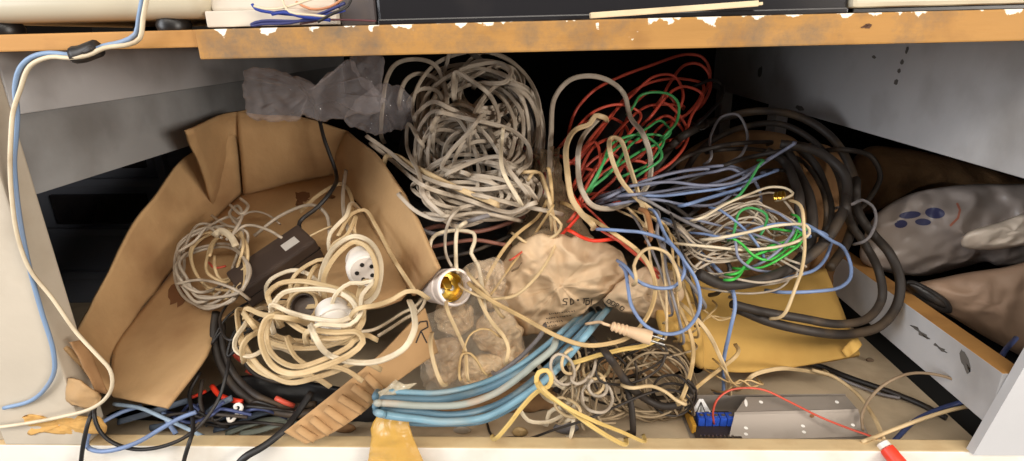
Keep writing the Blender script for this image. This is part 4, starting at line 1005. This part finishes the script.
for s in (-1, 1): lathe('screw_head', [(0.00272, -0.00160), (0.00288, 0.00040), (0.00240, 0.00144), (0.00080, 0.00160)], o + a * .005 * s + b * .0024, d, mat('steel', (190, 188, 184), .35, metal=1), t, 20)
grid_sheet('centre_contact', [[o + d * .0 + a * x - b * .009 for x in (-.004, 0, .004)], [o + d * .004 + a * x - b * .003 for x in (-.004, 0, .004)], [o + d * .006 + a * x + b * .002 for x in (-.003, 0, .003)]], M_brass, t, .0006, 4, world=True)
bk0 = o - d * .028
cable('cord', np.array([bk0, bk0 - d * .008, onY(416, 306, .085), onY(402, 313, .085), onY(390, 321, .075), onY(372, 330, .06), onY(350, 332, .05)]), 4, M_white, parent=t)
cable('cord', np.array([bk0 + b * .002, bk0 - d * .007, onY(420, 310, .08), onY(406, 318, .08), onY(394, 326, .072), onY(378, 336, .058)]), 4, M_white, parent=t)
HS = lambda pts, l=.03: zc(pts, 380, 210, 4.61, l)
for pts, w_, m_, lab in [([(372, 72), (358, 84), (350, 150), (350, 215), (352, 262)], 4.6, M_white, 'white wire standing straight up behind the empty socket'),
                         ([(230, 182), (236, 140), (262, 112), (310, 98), (375, 94), (428, 105), (436, 145), (420, 200), (450, 250), (470, 350), (485, 470)], 4.6, M_white, 'white wire hooped over the empty socket and dropping beside it'),
                         ([(362, -4), (325, 40), (306, 90), (300, 140), (304, 200), (322, 245)], 3.4, M_oldwhite, 'thin pale wire falling from the white heap to the socket'),
                         ([(425, 315), (470, 360), (510, 410), (545, 470)], 4.2, M_cream, 'cream wire leading away from the socket over the clear bag'),
                         ([(400, 372), (450, 395), (500, 410), (560, 406)], 3, M_cream, 'thin cream wire from the socket towards the sack')]:
    cable('socket_wire', HS(pts, .045), w_, m_, lab, 'wire')
HB = lambda pts, l=.03: zc(pts, 420, 290, 4.573, l)
for pts, w_, m_, lab, tw in [([(130, 105), (160, 170), (195, 245), (208, 280), (215, 390)], 4.5, M_cream, 'cream flex falling over the clear bag from the socket', True),
                         ([(180, 395), (182, 330), (195, 292), (230, 290), (265, 330), (288, 370)], 3, M_beige, 'thin beige hoop over the clear bag', False),
                         ([(205, 260), (225, 210), (270, 180), (320, 182), (350, 205)], 2.4, M_beige, 'fine beige wire arch on the clear bag', False),
                         ([(262, 0), (280, 60), (330, 150), (385, 215), (405, 270), (398, 310)], 4.5, M_cream, 'cream flex running down between the clear bag and the sack', True),
                         ([(50, 270), (65, 340), (90, 410)], 5, M_cream, 'cream flex end emerging behind the blue hose', True)]:
    cable('bag_flex', HB(pts, .05), w_, m_, lab, 'cable', twin=tw)

# ------------------------------------------------------------------ blue hose bundle
HU = lambda pts, l=.03: zc(pts, 400, 301, 2.883, l)
M_skyold = mat('whitened_blue_hose', (156, 162, 154), .55, .12, 30, (206, 160, 124), .8, 22)
for pts, w_, m_, lab, l in [([(-70, 258, .0), (-18, 262), (30, 264), (110, 265), (230, 240), (330, 195), (420, 130), (470, 86), (500, 60, .0), (520, 44, -.06)], 7.5, M_sky, 'uppermost pale blue cable of the bundle on the ledge side', .04),
                            ([(-70, 278, .0), (-18, 282), (40, 284), (120, 284), (235, 258), (330, 215), (430, 150), (500, 84), (540, 48, .0), (556, 34, -.06)], 8.5, M_skydark, 'dirty blue cable second from the top of the blue bundle', .045),
                            ([(-70, 292, .0), (-18, 296), (60, 302), (180, 298), (270, 268), (340, 222), (392, 178), (432, 146)], 8.5, M_skyold, 'blue cable worn whitish with a frayed end in the blue bundle', .058),
                            ([(-70, 306, .0), (-18, 314), (50, 318), (150, 328), (270, 303), (360, 248), (450, 168), (530, 86), (564, 48, .0), (578, 32, -.06)], 8, M_skydark, 'dirty blue cable fourth from the top of the blue bundle', .048),
                            ([(-70, 318, .0), (-18, 332), (50, 340), (130, 348), (250, 333), (350, 278), (440, 208), (520, 118), (588, 36, .0), (604, 18, -.06)], 8.5, M_sky, 'lowest pale blue cable of the bundle, nearest the ledge', .05),
                            ([(20, 352), (130, 356), (240, 348), (340, 300), (400, 258)], 6, M_skydark, 'blue cable tucked under the lowest one of the bundle', .035),
                            ([(290, 205), (340, 168), (380, 130), (402, 104)], 6, M_grey, 'grey cable end behind the blue bundle', .02)]:
    cable('blue_cable', HU(pts, l), w_ * .86, m_, lab, 'cable')
bk([(556, 392, .03), (566, 370, .035), (584, 352, .04), (606, 346, .03)], 9, 'thick dark cable curving along the blue bundle', H=None)

# ------------------------------------------------------------------ beige flex and brown tangle in front
cable('flat_flex', HU([(640, 412), (590, 385), (540, 352), (470, 300), (412, 262), (393, 232), (400, 206), (424, 200), (437, 222), (428, 246), (395, 262), (350, 308), (318, 350), (282, 392)], .07), 5.5, M_yellow, 'yellowed flat flex with a small curl crossing the brown tangle', twin=True)
cable('flat_flex', HU([(700, 405), (640, 378), (560, 346), (480, 306), (430, 270)], .066), 4.5, M_yellow, 'second yellowed flex beside the curled one', twin=True)
cable('flat_flex', HU([(500, 178), (560, 160), (640, 140), (700, 130), (735, 114)], .06), 5.5, M_yellow, 'yellowed flex lying under the beige plug', twin=True)
for i, p in enumerate([[(455, 238), (490, 215), (512, 235), (500, 262), (530, 280)], [(490, 190), (505, 230), (515, 270), (505, 300)], [(425, 350), (430, 322), (458, 308), (492, 318), (500, 350), (495, 380)], [(420, 210), (470, 250), (520, 265), (510, 290), (460, 285)],
                       [(350, 320), (370, 345), (420, 350), (460, 335)], [(510, 200), (545, 180), (560, 200), (540, 240)], [(440, 290), (480, 300), (500, 330), (470, 350)]]):
    cable('pale_flat_wire', HU(p, .03), 5, M_white, 'pale flat wire curl beside the yellowed flex', 'wire', 'pale flat wire curls in front of the blue bundle', flat=.35)
G9 = 'thin brown wires in the tangle behind the ledge'
M_brown = mat('dusty_brown_wire', (150, 130, 102), .6, .15, 30, (80, 64, 50), .5, 40)
for cx, cy, rx, ry, rot, n, l in [(640, 385, 42, 30, .3, 3, .02), (655, 380, 34, 34, -.4, 3, .03), (610, 385, 26, 30, .2, 3, .025), (590, 390, 20, 28, -.3, 2, .03), (630, 392, 50, 24, .5, 2, .02), (668, 385, 24, 36, -.3, 2, .015), (600, 400, 40, 18, 0, 2, .025)]:
    cable('brown_wire', coil_pts(cx, cy, rx, ry, rot, n, l, .02, .2, 4, rnd.uniform(0, 6)), 2.5, M_brown, 'thin dusty brown wire in the tangle behind the ledge', 'wire', G9)
for p in [[(574, 350), (580, 380), (576, 410), (582, 425)], [(586, 352), (590, 385), (588, 415)], [(594, 350), (600, 380), (596, 412), (604, 426)], [(620, 350), (640, 370), (662, 392), (676, 412)], [(650, 352), (672, 372), (688, 396), (694, 412)], [(610, 372), (640, 366), (672, 356), (694, 350)], [(570, 372), (572, 400), (562, 420)]]:
    cable('brown_wire', [(x, y, .035) for x, y in p], 2.6, M_brown, 'thin dusty brown wire in the tangle behind the ledge', 'wire', G9)
bk([(598, 346, .05), (612, 360, .05), (624, 382, .05), (631, 404, .045), (633, 432, .03)], 7, 'black cable dropping straight through the brown tangle', H=None)
bk([(614, 364, .04), (628, 384, .04), (644, 398, .035), (662, 406, .035), (680, 404, .035), (690, 394, .03)], 8, 'thick black cable bowed along the foot of the brown tangle', H=None)
cable('black_wire', [(497, 438, .02), (520, 440, .02), (554, 430, .04), (590, 418, .05), (620, 405, .055), (646, 394, .05), (664, 390, .05), (680, 392, .05), (690, 400, .05), (693, 414, .03)], 2.8, M_brownblk, 'thin dark wire trailing from the ledge to the metal bracket', 'wire')
cable('cream_wire', [(634, 388, .05), (650, 386, .055), (664, 391, .055), (676, 400, .05), (684, 404, .045)], 4, M_cream, 'short cream wire arch at the foot of the brown tangle')
for pts, lab in [([(676, 300, .05), (692, 340, .05), (692, 366, .045), (682, 398, .035)], 'beige flex falling over the yellow paper to the bracket'),
                 ([(736, 356, .035), (716, 372, .035), (698, 386, .035), (682, 402, .03)], 'beige flex running from the yellow flap down to the bracket'),
                 ([(690, 312, .055), (706, 330, .05), (718, 352, .04), (726, 372, .03), (730, 394, .02)], 'cream flex hanging beside the blue wire over the yellow flap'),
                 ([(742, 388, .02), (752, 376, .03), (776, 369, .03), (800, 370, .02), (826, 374, .01)], 'pale flex arching behind the metal bracket')]:
    cable('beige_flex', pts, 4.6, M_beige if 'beige' in lab else M_cream, lab, 'cable', twin=True)
for i, p in enumerate([[(726, 372), (732, 382), (742, 388), (756, 386)], [(720, 378), (734, 384), (748, 380), (760, 384)], [(728, 390), (740, 380), (752, 388)], [(700, 322), (712, 316), (726, 318), (740, 312)], [(704, 310), (718, 320), (734, 316)], [(696, 330), (706, 318), (716, 308)]]):
    cable('stray_strand', [(x, y, .03) for x, y in p], 2.2, M_beige, 'stray beige wire strand lying on the yellow flap', 'wire', 'stray beige strands round the yellow flap')
# plug
o1, o2 = place((628, 331, .07)), place((651, 338, .07))
d = o2 - o1; Lp = np.linalg.norm(d); d /= Lp
t = root('power_plug', o1, 'beige two pin power plug lying under the blue loop with pins showing', 'plug')
M_plug = mat('beige_plug', (214, 182, 146), .45, .06, 30, (150, 116, 84), .4, 40)
lathe('body', [(.0035, -.001), (.0042, .0), (.005, Lp * .3), (.006, Lp * .7), (.006, Lp), (.002, Lp + .0004)], o1, d, M_plug, t)
a = np.cross(d, [0, 0, 1.0]); a /= np.linalg.norm(a)
for s in (-1, 1): lathe('pin', [(.001, 0), (.001, .010), (.0005, .0112)], o2 + a * .0045 * s, d, mat('steel', (190, 188, 184), .35, metal=1), t, 14)
lathe('strain_relief', [(.0026, -.014)] + [(.0030 + .0012 * (k % 2) + k * .00012, -.014 + k * .0017) for k in range(9)], o1, d, M_plug, t, 20)
cable('cord', np.array([o1 - d * .013, o1 - d * .02, place((600, 322, .055)), place((586, 324, .04))]), 3.6, M_plug, parent=t)

# ------------------------------------------------------------------ metal bracket with a circuit board
M_alu = mat('brushed_aluminium', (158, 148, 138), .5, .06, 30, (100, 90, 80), .4, 20, metal=.35, stretch=(.2, 1, 1))
t = root('metal_bracket', onZ(780, 432, FLOOR_Z), 'bent aluminium bracket holding a blue terminal circuit board behind the ledge', 'metal bracket')
G_ = lambda x, y, Y: onY(x, y, Y)
q = lambda *r: np.array(r)
bl, br = onZ(728, 441, FLOOR_Z + .002), onZ(869, 436, FLOOR_Z + .002)
ml, mr = onY(735, 413, .056), onY(858, 410, .060)
tl, tr = onY(746, 397, .074), onY(846, 396, .078)
plate = grid_sheet('front_plate', [[tl, tl * .67 + tr * .33, tl * .33 + tr * .67, tr], [ml * .97 + tl * .03, (ml * .97 + tl * .03) * .67 + (mr * .97 + tr * .03) * .33, (ml * .97 + tl * .03) * .33 + (mr * .97 + tr * .03) * .67, mr * .97 + tr * .03],
                                      [ml * .9 + bl * .1, (ml * .67 + mr * .33) * .9 + (bl * .67 + br * .33) * .1, (ml * .33 + mr * .67) * .9 + (bl * .33 + br * .67) * .1, mr * .9 + br * .1], [bl, bl * .67 + br * .33, bl * .33 + br * .67, br]], M_alu, t, .0014, 6, world=True, smooth=False)
bl2 = onY(697, 396, .079); br2 = onY(846, 395, .079)
wall_ = [[bl2, bl2 * .5 + br2 * .5, br2], [q(bl2[0], .082, .5 * bl2[2] + .5 * FLOOR_Z), q((bl2[0] + br2[0]) / 2, .082, .5 * bl2[2] + .5 * FLOOR_Z), q(br2[0], .082, .5 * br2[2] + .5 * FLOOR_Z)], [q(bl2[0], .084, FLOOR_Z + .001), q((bl2[0] + br2[0]) / 2, .084, FLOOR_Z + .001), q(br2[0], .084, FLOOR_Z + .001)]]
grid_sheet('rear_plate', wall_, M_alu, t, .0014, 4, world=True, smooth=False)
xl = onY(688, 434, .05)[0]
box('base_plate', (xl, .036, FLOOR_Z + .0002), (br[0] - .002, .0845, FLOOR_Z + .0014), M_alu, t, .0004)
M_pcb = mat('dark_board', (58, 50, 44), .5, .15, 80)
xr = onY(738, 430, .05)[0]
box('circuit_board', (xl + .004, .038, FLOOR_Z + .003), (xr, .078, FLOOR_Z + .0046), M_pcb, t, .0003)
M_term = mat('blue_terminal', (44, 84, 190), .4, .08, 60)
n = 5
for k in range(n):
    x0 = xl + .010 + k * (xr - xl - .012) / n
    tb = box('terminal_block', (x0, .054, FLOOR_Z + .0048), (x0 + (xr - xl - .012) / n - .0006, .064, FLOOR_Z + .0135), M_term, t, .0006)
    lathe('screw_head', [(.0018, 0), (.0018, .0006), (.0005, .0007)], np.array([x0 + .0038, .059, FLOOR_Z + .0136]), (0, 0, 1), mat('steel', (190, 188, 184), .35, metal=1), t, 14)
for k in range(9): box('solder_pin', (xl + .008 + k * .0036, .0385, FLOOR_Z + .0047), (xl + .0092 + k * .0036, .0405, FLOOR_Z + .0062), mat('steel', (190, 188, 184), .35, metal=1), t, .0002)
box('gold_edge_strip', (xl + .002, .046, FLOOR_Z + .003), (xl + .006, .072, FLOOR_Z + .012), mat('ochre_strip', (196, 146, 54), .5), t, .0006)
M_glint = mat('white_glint', (244, 242, 240), .5, .02)
sA, sB, sC, sD = onY(690, 414, .0755), onY(699, 399, .0772), onY(703, 399, .0772), onY(712, 414, .0755)
glint_sheet = grid_sheet('triangle_glint', [[sB, sB * .5 + sC * .5, sC], [sA * .5 + sB * .5, (sA + sB + sC + sD) / 4, sC * .5 + sD * .5], [sA, sA * .5 + sD * .5, sD]], M_glint, t, .0004, 3, world=True)  # white sheet painted in for a reflection on the bracket
glint_sheet['label'] = 'white painted-in reflection with dark triangle outlines'
printed('glint_lines', glint_sheet, [[(697, 412), (701, 402), (705, 412)], [(701, 402), (701, 412)], [(693, 412), (697, 412)], [(705, 412), (709, 412)]], .8, M_ink, t, .0004)
for x, y in [(761, 402), (837, 402), (746, 428), (746, 434), (803, 426), (804, 432), (853, 425)]:
    patch('rivet_hole', plate, oval(x, y, 2.2, 1.3, .4), mat('bright_hole', (240, 236, 230), .4, .02), t, .0004, 2)
patch('slot_hole', plate, oval(746, 403, 1.6, 3.8, -.15), mat('bright_hole', (240, 236, 230), .4, .02), t, .0004, 2)
patch('brown_stain', plate, oval(812, 416, 2.4, 1.8, 0), mat('rust_stain', (134, 92, 54), .7), t, .0004, 2)
# red wire with its plug
t = root('red_test_lead', onY(885, 444, .0), 'thin red lead from the bracket to a red and white plug on the ledge', 'wire')
cable('lead', np.array([onY(714, 424, .050), onY(713, 412, .048), onY(717, 400, .05), onY(728, 391, .056), onY(744, 388, .06), onY(764, 390, .062), onY(790, 402, .058), onY(820, 417, .046), onY(850, 429, .034), onY(872, 437, .022), onY(884, 446, .008)]), 2.5, M_red, parent=t)
o1, o2 = onY(882, 443, .006), onY(900, 465, -.010)
d = (o2 - o1) / np.linalg.norm(o2 - o1)
lathe('white_collar', [(.003, -.001), (.0050, 0), (.0052, .004), (.004, .0045)], o1, d, M_ceramic, t)
lathe('red_barrel', [(.004, .0045), (.0060, .005), (.0064, .024), (.005, .028)], o1, d, M_brightred, t)

# ------------------------------------------------------------------ cables on the floor at the right
def fl_(pts, w_, m_, label, lift=.004, name='floor_cable', twin=False):
    c = []
    for p in pts: c.append(onZ(p[0], p[1], FLOOR_Z + (p[2] if len(p) > 2 else lift)))
    return cable(name, np.array(c), w_, m_, label, 'cable', None, twin)
fl_([(800, 362, .012), (822, 367), (850, 378), (890, 392), (922, 405), (946, 418)], 6.5, M_black, 'black cable lying straight on the floor behind the metal bracket')
fl_([(828, 374), (858, 386), (880, 394), (900, 398)], 3.5, M_grey, 'grey cable beside the straight black cable on the floor')
fl_([(1016, 338, .082), (1004, 352, .090), (996, 366, .084), (984, 386, .05), (966, 400, .025), (942, 408, .018), (916, 420, .014), (893, 442, .01)], 5.5, M_navy, 'navy blue cable climbing from the floor over the right rail')
fl_([(994, 409, .03), (976, 406, .034), (955, 409, .034), (925, 418, .03), (892, 430, .026), (862, 442, .024)], 4.6, M_cream, 'cream cable ending at the right upright above the ledge')
fl_([(812, 370, .02), (832, 376, .018), (856, 393, .018), (872, 414, .018), (884, 440, .02)], 4.4, M_cream, 'cream cable bending forward across the floor past the bracket')
fl_([(863, 430, .012), (862, 415, .02), (872, 396, .04), (890, 381, .055), (916, 373, .06), (946, 377, .06), (972, 390, .05), (988, 404, .035)], 3.4, mat('taupe_cable', (146, 124, 98), .5, .12, 30), 'taupe wire hoop standing on the floor before the right rail')
for i, (x, y) in enumerate([(870, 361), (913, 423), (844, 405)]):
    c = onZ(x, y, FLOOR_Z + .001)
    props(sack('debris_flake', [(x - 4, y - 2), (x, y - 3.5), (x + 4, y - 1), (x + 3, y + 2.5), (x - 2, y + 2.5)], mat('flake', (96, 78, 60), .8) if i != 1 else M_ceramic, None, float(c[1]), .002, .002, .0006, 80, 5, 4, i), ['small dark flake on the floor before the thick cable loops', 'tiny white chip on the floor near the cream cables', 'small dark flake beside the bracket end'][i], 'debris')

# ------------------------------------------------------------------ front left corner over the ledge
def fc(pts, w_, m_, label, name='black_cable', twin=False, flat=None):
    return cable(name, np.array([onY(*p) for p in pts]), w_, m_, label, 'cable', None, twin, flat=flat)
fc([(108, 396, .02), (97, 404, .008), (89, 420, -.004), (84, 440, -.010), (81, 461, -.012), (80, 480, -.012)], 4.6, M_black, 'black cable hanging over the ledge nearest the left upright')
fc([(98, 398, .015), (94, 412, .003), (98, 428, -.003), (110, 441, -.008), (132, 449, -.010), (156, 448, -.009), (178, 441, -.005), (194, 431, .002), (208, 416, .012), (220, 396, .025), (227, 372, .04), (232, 350, .06), (252, 326, .075), (280, 306, .09)], 4.2, M_black, 'black cable sagging in a wide loop over the ledge at the left')
fc([(183, 480, -.012), (184, 461, -.012), (189, 444, -.006), (193, 430, .006), (192, 412, .02), (190, 392, .035), (200, 372, .05)], 4.6, M_black, 'black cable dropping over the ledge under the cardboard edge')
fc([(202, 380, .045), (200, 400, .03), (203, 416, .02), (196, 428, .012)], 4.6, M_brownblk, 'short dusty cable standing behind the ledge under the cardboard')
fc([(228, 480, -.016), (244, 458, -.012), (264, 446, -.006), (284, 430, .004), (298, 412, .02), (312, 392, .035)], 8.5, M_black, 'flat black strap cable coming over the ledge by the notched strip', flat=.5)
for i, (p, lab) in enumerate([([(216, 312, .09), (214, 334, .075), (220, 362, .06), (236, 388, .045), (262, 406, .035), (290, 414, .03), (320, 412, .03)], 'thick black cable outermost in the dark coil below the cream loops'),
             ([(222, 322, .085), (224, 350, .07), (236, 376, .055), (258, 396, .045), (288, 406, .04), (316, 404, .04)], 'thick black cable inside the dark coil below the cream loops'),
             ([(238, 348, .07), (252, 372, .06), (280, 382, .055), (310, 380, .055)], 'thin dark cable passing behind the cream loops')]):
    fc(p, [9, 7, 5][i], M_brownblk, lab)
fc([(300, 296, .1), (262, 310, .085), (236, 330, .07), (228, 356, .055), (240, 346, .055), (268, 322, .075)], 3.6, M_black, 'thin black lead crossing in front of the adapter')
fc([(288, 300, .1), (256, 300, .1), (228, 316, .08), (212, 344, .06), (222, 330, .065)], 3, M_black, 'second thin black lead below the adapter')
fc([(196, 412, .02), (180, 418, .016), (162, 428, .004), (140, 441, -.006), (118, 449, -.010), (98, 451, -.010), (87, 446, -.006), (88, 436, .0), (100, 424, .016), (122, 412, .03), (142, 406, .04)], 5, M_blue, 'blue cable looping over the ledge at the left corner', 'blue_cable')
fc([(114, 404, .03), (140, 408, .025), (164, 418, .018), (190, 430, .012), (206, 438, .02)], 4.6, mat('pale_steel_blue', (150, 170, 190), .5, .1, 30), 'pale steel blue cable running along behind the ledge', 'blue_cable')
fc([(160, 402, .035), (166, 418, .025), (176, 434, .018)], 5.5, M_blue, 'short blue cable end standing behind the ledge', 'blue_cable')
fc([(182, 420, .03), (194, 408, .035), (202, 402, .04)], 4, M_navy, 'navy cable piece under the cardboard edge', 'blue_cable')
fc([(190, 398, .045), (198, 395, .045), (206, 391, .05)], 4, M_brightred, 'short red cable under the black cables by the cardboard', 'red_cable')
fc([(212, 386, .05), (218, 394, .042), (228, 399, .036), (242, 402, .032)], 6, M_brightred, 'bright red cable ending near the white hook', 'red_cable')
fc([(276, 398, .03), (284, 402, .028), (294, 406, .03)], 6, M_red, 'red cable piece showing under the dark coil', 'red_cable')
for p in [[(232, 352), (240, 360), (250, 364)], [(246, 370), (262, 378), (272, 374)]]:
    fc([(x, y, .075) for x, y in p], 5, M_red, 'red cable glimpsed inside the dark coil at row ' + ('top' if p[0][1] < 360 else 'bottom') if False else ('red cable glimpsed through the cream loops above the dark coil' if p[0][1] < 360 else 'red cable glimpsed just beneath the cream loops'), 'red_cable')
for i, p in enumerate([[(206, 424), (226, 416), (248, 410), (262, 400)], [(214, 430), (236, 424), (258, 414), (276, 410)], [(226, 434), (246, 426), (268, 420), (290, 420)], [(150, 428), (170, 424), (188, 412)], [(204, 416), (216, 406), (232, 398)], [(240, 434), (262, 430), (280, 424), (300, 424)], [(118, 422), (146, 414), (170, 406), (190, 400)]]):
    fc([(x, y, .045 - i * .002) for x, y in p], 7, mat('grey_green_strap', (112, 116, 104), .6, .15, 30) if i in (2, 5) else mat('dull_steel_cable', (86, 96, 110), .55, .15, 30), 'flat grey ribbon cable lying in the dark corner behind the ledge', 'ribbon_cable', flat=.4)
    COL.objects[-1]['group'] = 'grey ribbon cables in the dark left corner'
# white hook
hk = np.array([onY(x, y, .022) for x, y in [(228, 417), (229, 421), (233, 420), (236, 415), (240, 411), (242, 407), (239, 404), (235, 406), (236, 409)]])
t = root('cable_hook', hk[0], 'small white plastic hook lying among grey ribbons behind the ledge', 'hook')
cable('hook_curve', hk, 4, M_ceramic, parent=t)
cable('arm', np.array([onY(x, y, .021) for x, y in [(236, 415), (240, 416), (243, 413)]]), 3.6, M_ceramic, parent=t)
# dark cloth and scraps under everything in the front
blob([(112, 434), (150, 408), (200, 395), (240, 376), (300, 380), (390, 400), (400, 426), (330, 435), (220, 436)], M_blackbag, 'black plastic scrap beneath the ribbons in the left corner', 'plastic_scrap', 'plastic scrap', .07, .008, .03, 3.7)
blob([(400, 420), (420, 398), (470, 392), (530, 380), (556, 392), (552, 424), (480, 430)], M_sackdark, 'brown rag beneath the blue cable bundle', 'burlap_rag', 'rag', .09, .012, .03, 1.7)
for i, (x, y, w2, h2, m_, lab) in enumerate([(462, 430, 9, 4, M_oldwhite, 'grey white plastic clip behind the ledge below the blue bundle'), (520, 432, 8, 5, M_beige, 'beige terminal piece by the yellowed flex behind the ledge'), (566, 428, 13, 6, M_grey, 'grey crumpled scrap behind the ledge with the striped wires'), (344, 428, 12, 5, M_carddark, 'torn brown scrap behind the notched strip'), (432, 420, 10, 5, M_oldwhite, 'pale scrap under the lowest blue cable')]):
    props(sack('scrap', [(x - w2, y), (x - w2 * .5, y - h2), (x + w2 * .6, y - h2 * .8), (x + w2, y + h2 * .2), (x + w2 * .3, y + h2), (x - w2 * .6, y + h2 * .8)], m_, None, .042, .004, .006, .002, 60, 7, 5, i * 2.1), lab, 'scrap')

# ------------------------------------------------------------------ marks on boards and cardboard
def mark(name, owner, m, spots):
    for e in spots: patch(name, owner, [(x + rnd.uniform(-.18, .18) * e[2], y + rnd.uniform(-.18, .18) * e[3]) for x, y in oval(*e)], m, owner, .0005, 3)
obs = bpy.data.objects
M_scuff = mat('dark_scuff', (98, 94, 90), .7, .2, 60)
mark('scuff_mark', obs['wall_right'], M_scuff, [(874, 57, 2.2, 1.6, .3), (907, 50, 1.5, 4, .3), (902, 62, 1.8, 2.6, .4), (899, 71, 1.6, 2.4, .2), (896, 82, 2, 3, .4), (800, 108, 5, 2.4, .4), (760, 72, 2, 6, .2)])
mark('wood_knot', obs['trim_1'], mat('knot', (86, 54, 34), .7), [(868, 26, 3.6, 2.6, -.2), (866, 26, 6, 1.0, -.3)])
mark('smudge', obs['trim_7'], M_scuff, [(965, 362, 4, 12, -.4), (920, 332, 12, 1.6, .65), (940, 348, 8, 1.4, .65)])
M_stain = mat('water_stain', (112, 74, 44), .9, .15, 60)
car = obs['cardboard_carton']
base = [c for c in car.children if c.name.startswith('bottom_panel')][0]
for e in [(303, 196, 7, 6, .2), (300, 204, 4, 5, 0), (178, 294, 8, 11, .3), (330, 196, 5, 2.5, .2)]:
    patch('water_stain', base, [(x + rnd.uniform(-.3, .3) * e[2], y + rnd.uniform(-.3, .3) * e[3]) for x, y in oval(*e)], M_stain, car, .0008, 4)
# foam residue in the left corner of the ledge
t = sack('foam_residue', [(18, 424), (34, 414), (60, 418), (84, 416), (100, 420), (108, 432), (80, 436), (50, 433), (26, 434)], mat('ochre_foam', (206, 160, 92), .9, .15, 60, (150, 104, 54), .5, 40), None, .0, .002, .001, .002, 90, 10, 6, 3.0, .5, .003)
props(t, 'ochre hardened foam smeared on the ledge at the left upright', 'foam residue')
# ------------------------------------------------------------------ more clutter in the gaps
M_pinkbrown = mat('pinkish_brown_cable', (134, 88, 74), .5, .15, 30)
for p, w_, m_, lab in [([(412, 236, .02), (440, 226, .03), (470, 232, .03), (500, 226, .03), (520, 218, .02)], 5, M_pinkbrown, 'pinkish brown cable behind the socket wires'),
                       ([(418, 250, .02), (446, 244, .03), (474, 240, .03), (500, 244, .03)], 4.5, M_pinkbrown, 'second pinkish brown cable lower behind the socket wires'),
                       ([(408, 222, .02), (436, 234, .03), (466, 222, .03), (508, 210, .03)], 5, M_grey, 'grey cable behind the socket under the white heap'),
                       ([(430, 214, .03), (450, 216, .035), (480, 213, .035), (512, 219, .03)], 4.5, M_oldwhite, 'pale flex along the underside of the white heap'),
                       ([(414, 262, .02), (440, 258, .03), (470, 252, .03), (510, 236, .02)], 4, M_brownblk, 'dark cable passing behind the socket to the sack neck')]:
    cable('gap_cable', p, w_, m_, lab, 'cable')
G10 = 'strands hanging between the small sack and the skein'
for i in range(7):
    x = rnd.uniform(642, 700); m_ = [M_grey, M_cream, M_beige, M_brownblk][i % 4]
    cable('hanging_strand', [(x - rnd.uniform(10, 40), 206 + rnd.uniform(-8, 10), .04), (x, 232 + rnd.uniform(-8, 8), .05), (x + rnd.uniform(4, 20), 272, .05), (x + rnd.uniform(10, 34), 318 + rnd.uniform(-10, 20), .045)], 3, m_, 'dull strand hanging between the small sack and the skein', 'wire', G10)
for i in range(8):
    x0, y0 = rnd.uniform(556, 600), rnd.uniform(356, 410)
    cable('pale_curl', coil_pts(x0, y0, rnd.uniform(9, 18), rnd.uniform(8, 16), rnd.uniform(0, 3), 1.2, .035, .01, .2, 2, rnd.uniform(0, 6)), 3.6, M_cream if i % 2 else M_oldwhite, 'pale wire curl at the near end of the brown tangle', 'wire', 'pale curls at the end of the brown tangle')
for cx, cy, rx, ry, rot in [(655, 372, 40, 22, .2), (636, 366, 34, 18, -.3), (672, 392, 22, 16, .3), (612, 378, 28, 26, .8)]:
    cable('dark_wire', coil_pts(cx, cy, rx, ry, rot, 2, .02, .02, .2, 4, rnd.uniform(0, 6)), 2.8, M_brownblk, 'dark wire coiled in the tangle behind the ledge', 'wire', 'dark wires in the tangle behind the ledge')
G11 = 'black and grey wires heaped in the dark left corner'
for i in range(9):
    x0 = rnd.uniform(120, 210); y0 = rnd.uniform(408, 430)
    cable('corner_wire', np.array([onY(x0 + k * rnd.uniform(16, 26), y0 + rnd.uniform(-9, 9), .045 - .001 * i) for k in range(5)]), 3.6, [M_black, M_navy, M_brownblk][i % 3], 'dark wire heaped in the left corner behind the ledge', 'wire', G11)

# ------------------------------------------------------------------ loose loops lying over the sacks
cable('beige_cable', [(570, 206, .06), (593, 220, .068), (615, 234, .07), (641, 254, .07), (653, 274, .068), (655, 293, .066), (646, 319, .064), (629, 337, .062), (607, 344, .062), (584, 345, .064), (559, 337, .062), (522, 317, .058), (494, 302, .055), (474, 288, .05)], 5, M_beige, 'brown beige flex sweeping over the sack corner and under the printed letters', twin=True)
cable('blue_wire', [(612, 230, .07), (626, 231, .075), (644, 233, .076), (666, 241, .076), (682, 257, .074), (684, 274, .072), (675, 286, .07), (658, 288, .07), (638, 281, .07), (628, 269, .068)], 4, M_blue, 'smaller blue loop ringing the top of the small sack', 'wire')
cable('blue_wire', [(626, 274, .066), (628, 288, .066), (632, 307, .066), (646, 326, .068), (666, 334, .07), (686, 329, .072), (700, 307, .074), (697, 282, .076), (683, 259, .08), (666, 236, .08), (656, 214, .07)], 4, M_blue, 'large loose blue loop lying over the small sack', 'wire')
cable('cream_cable', [(636, 276, .074), (634, 266, .078), (640, 254, .08), (652, 248, .082), (667, 253, .082), (676, 268, .078), (680, 284, .07)], 4, M_cream, 'cream wire ring beside the blue loop on the small sack')
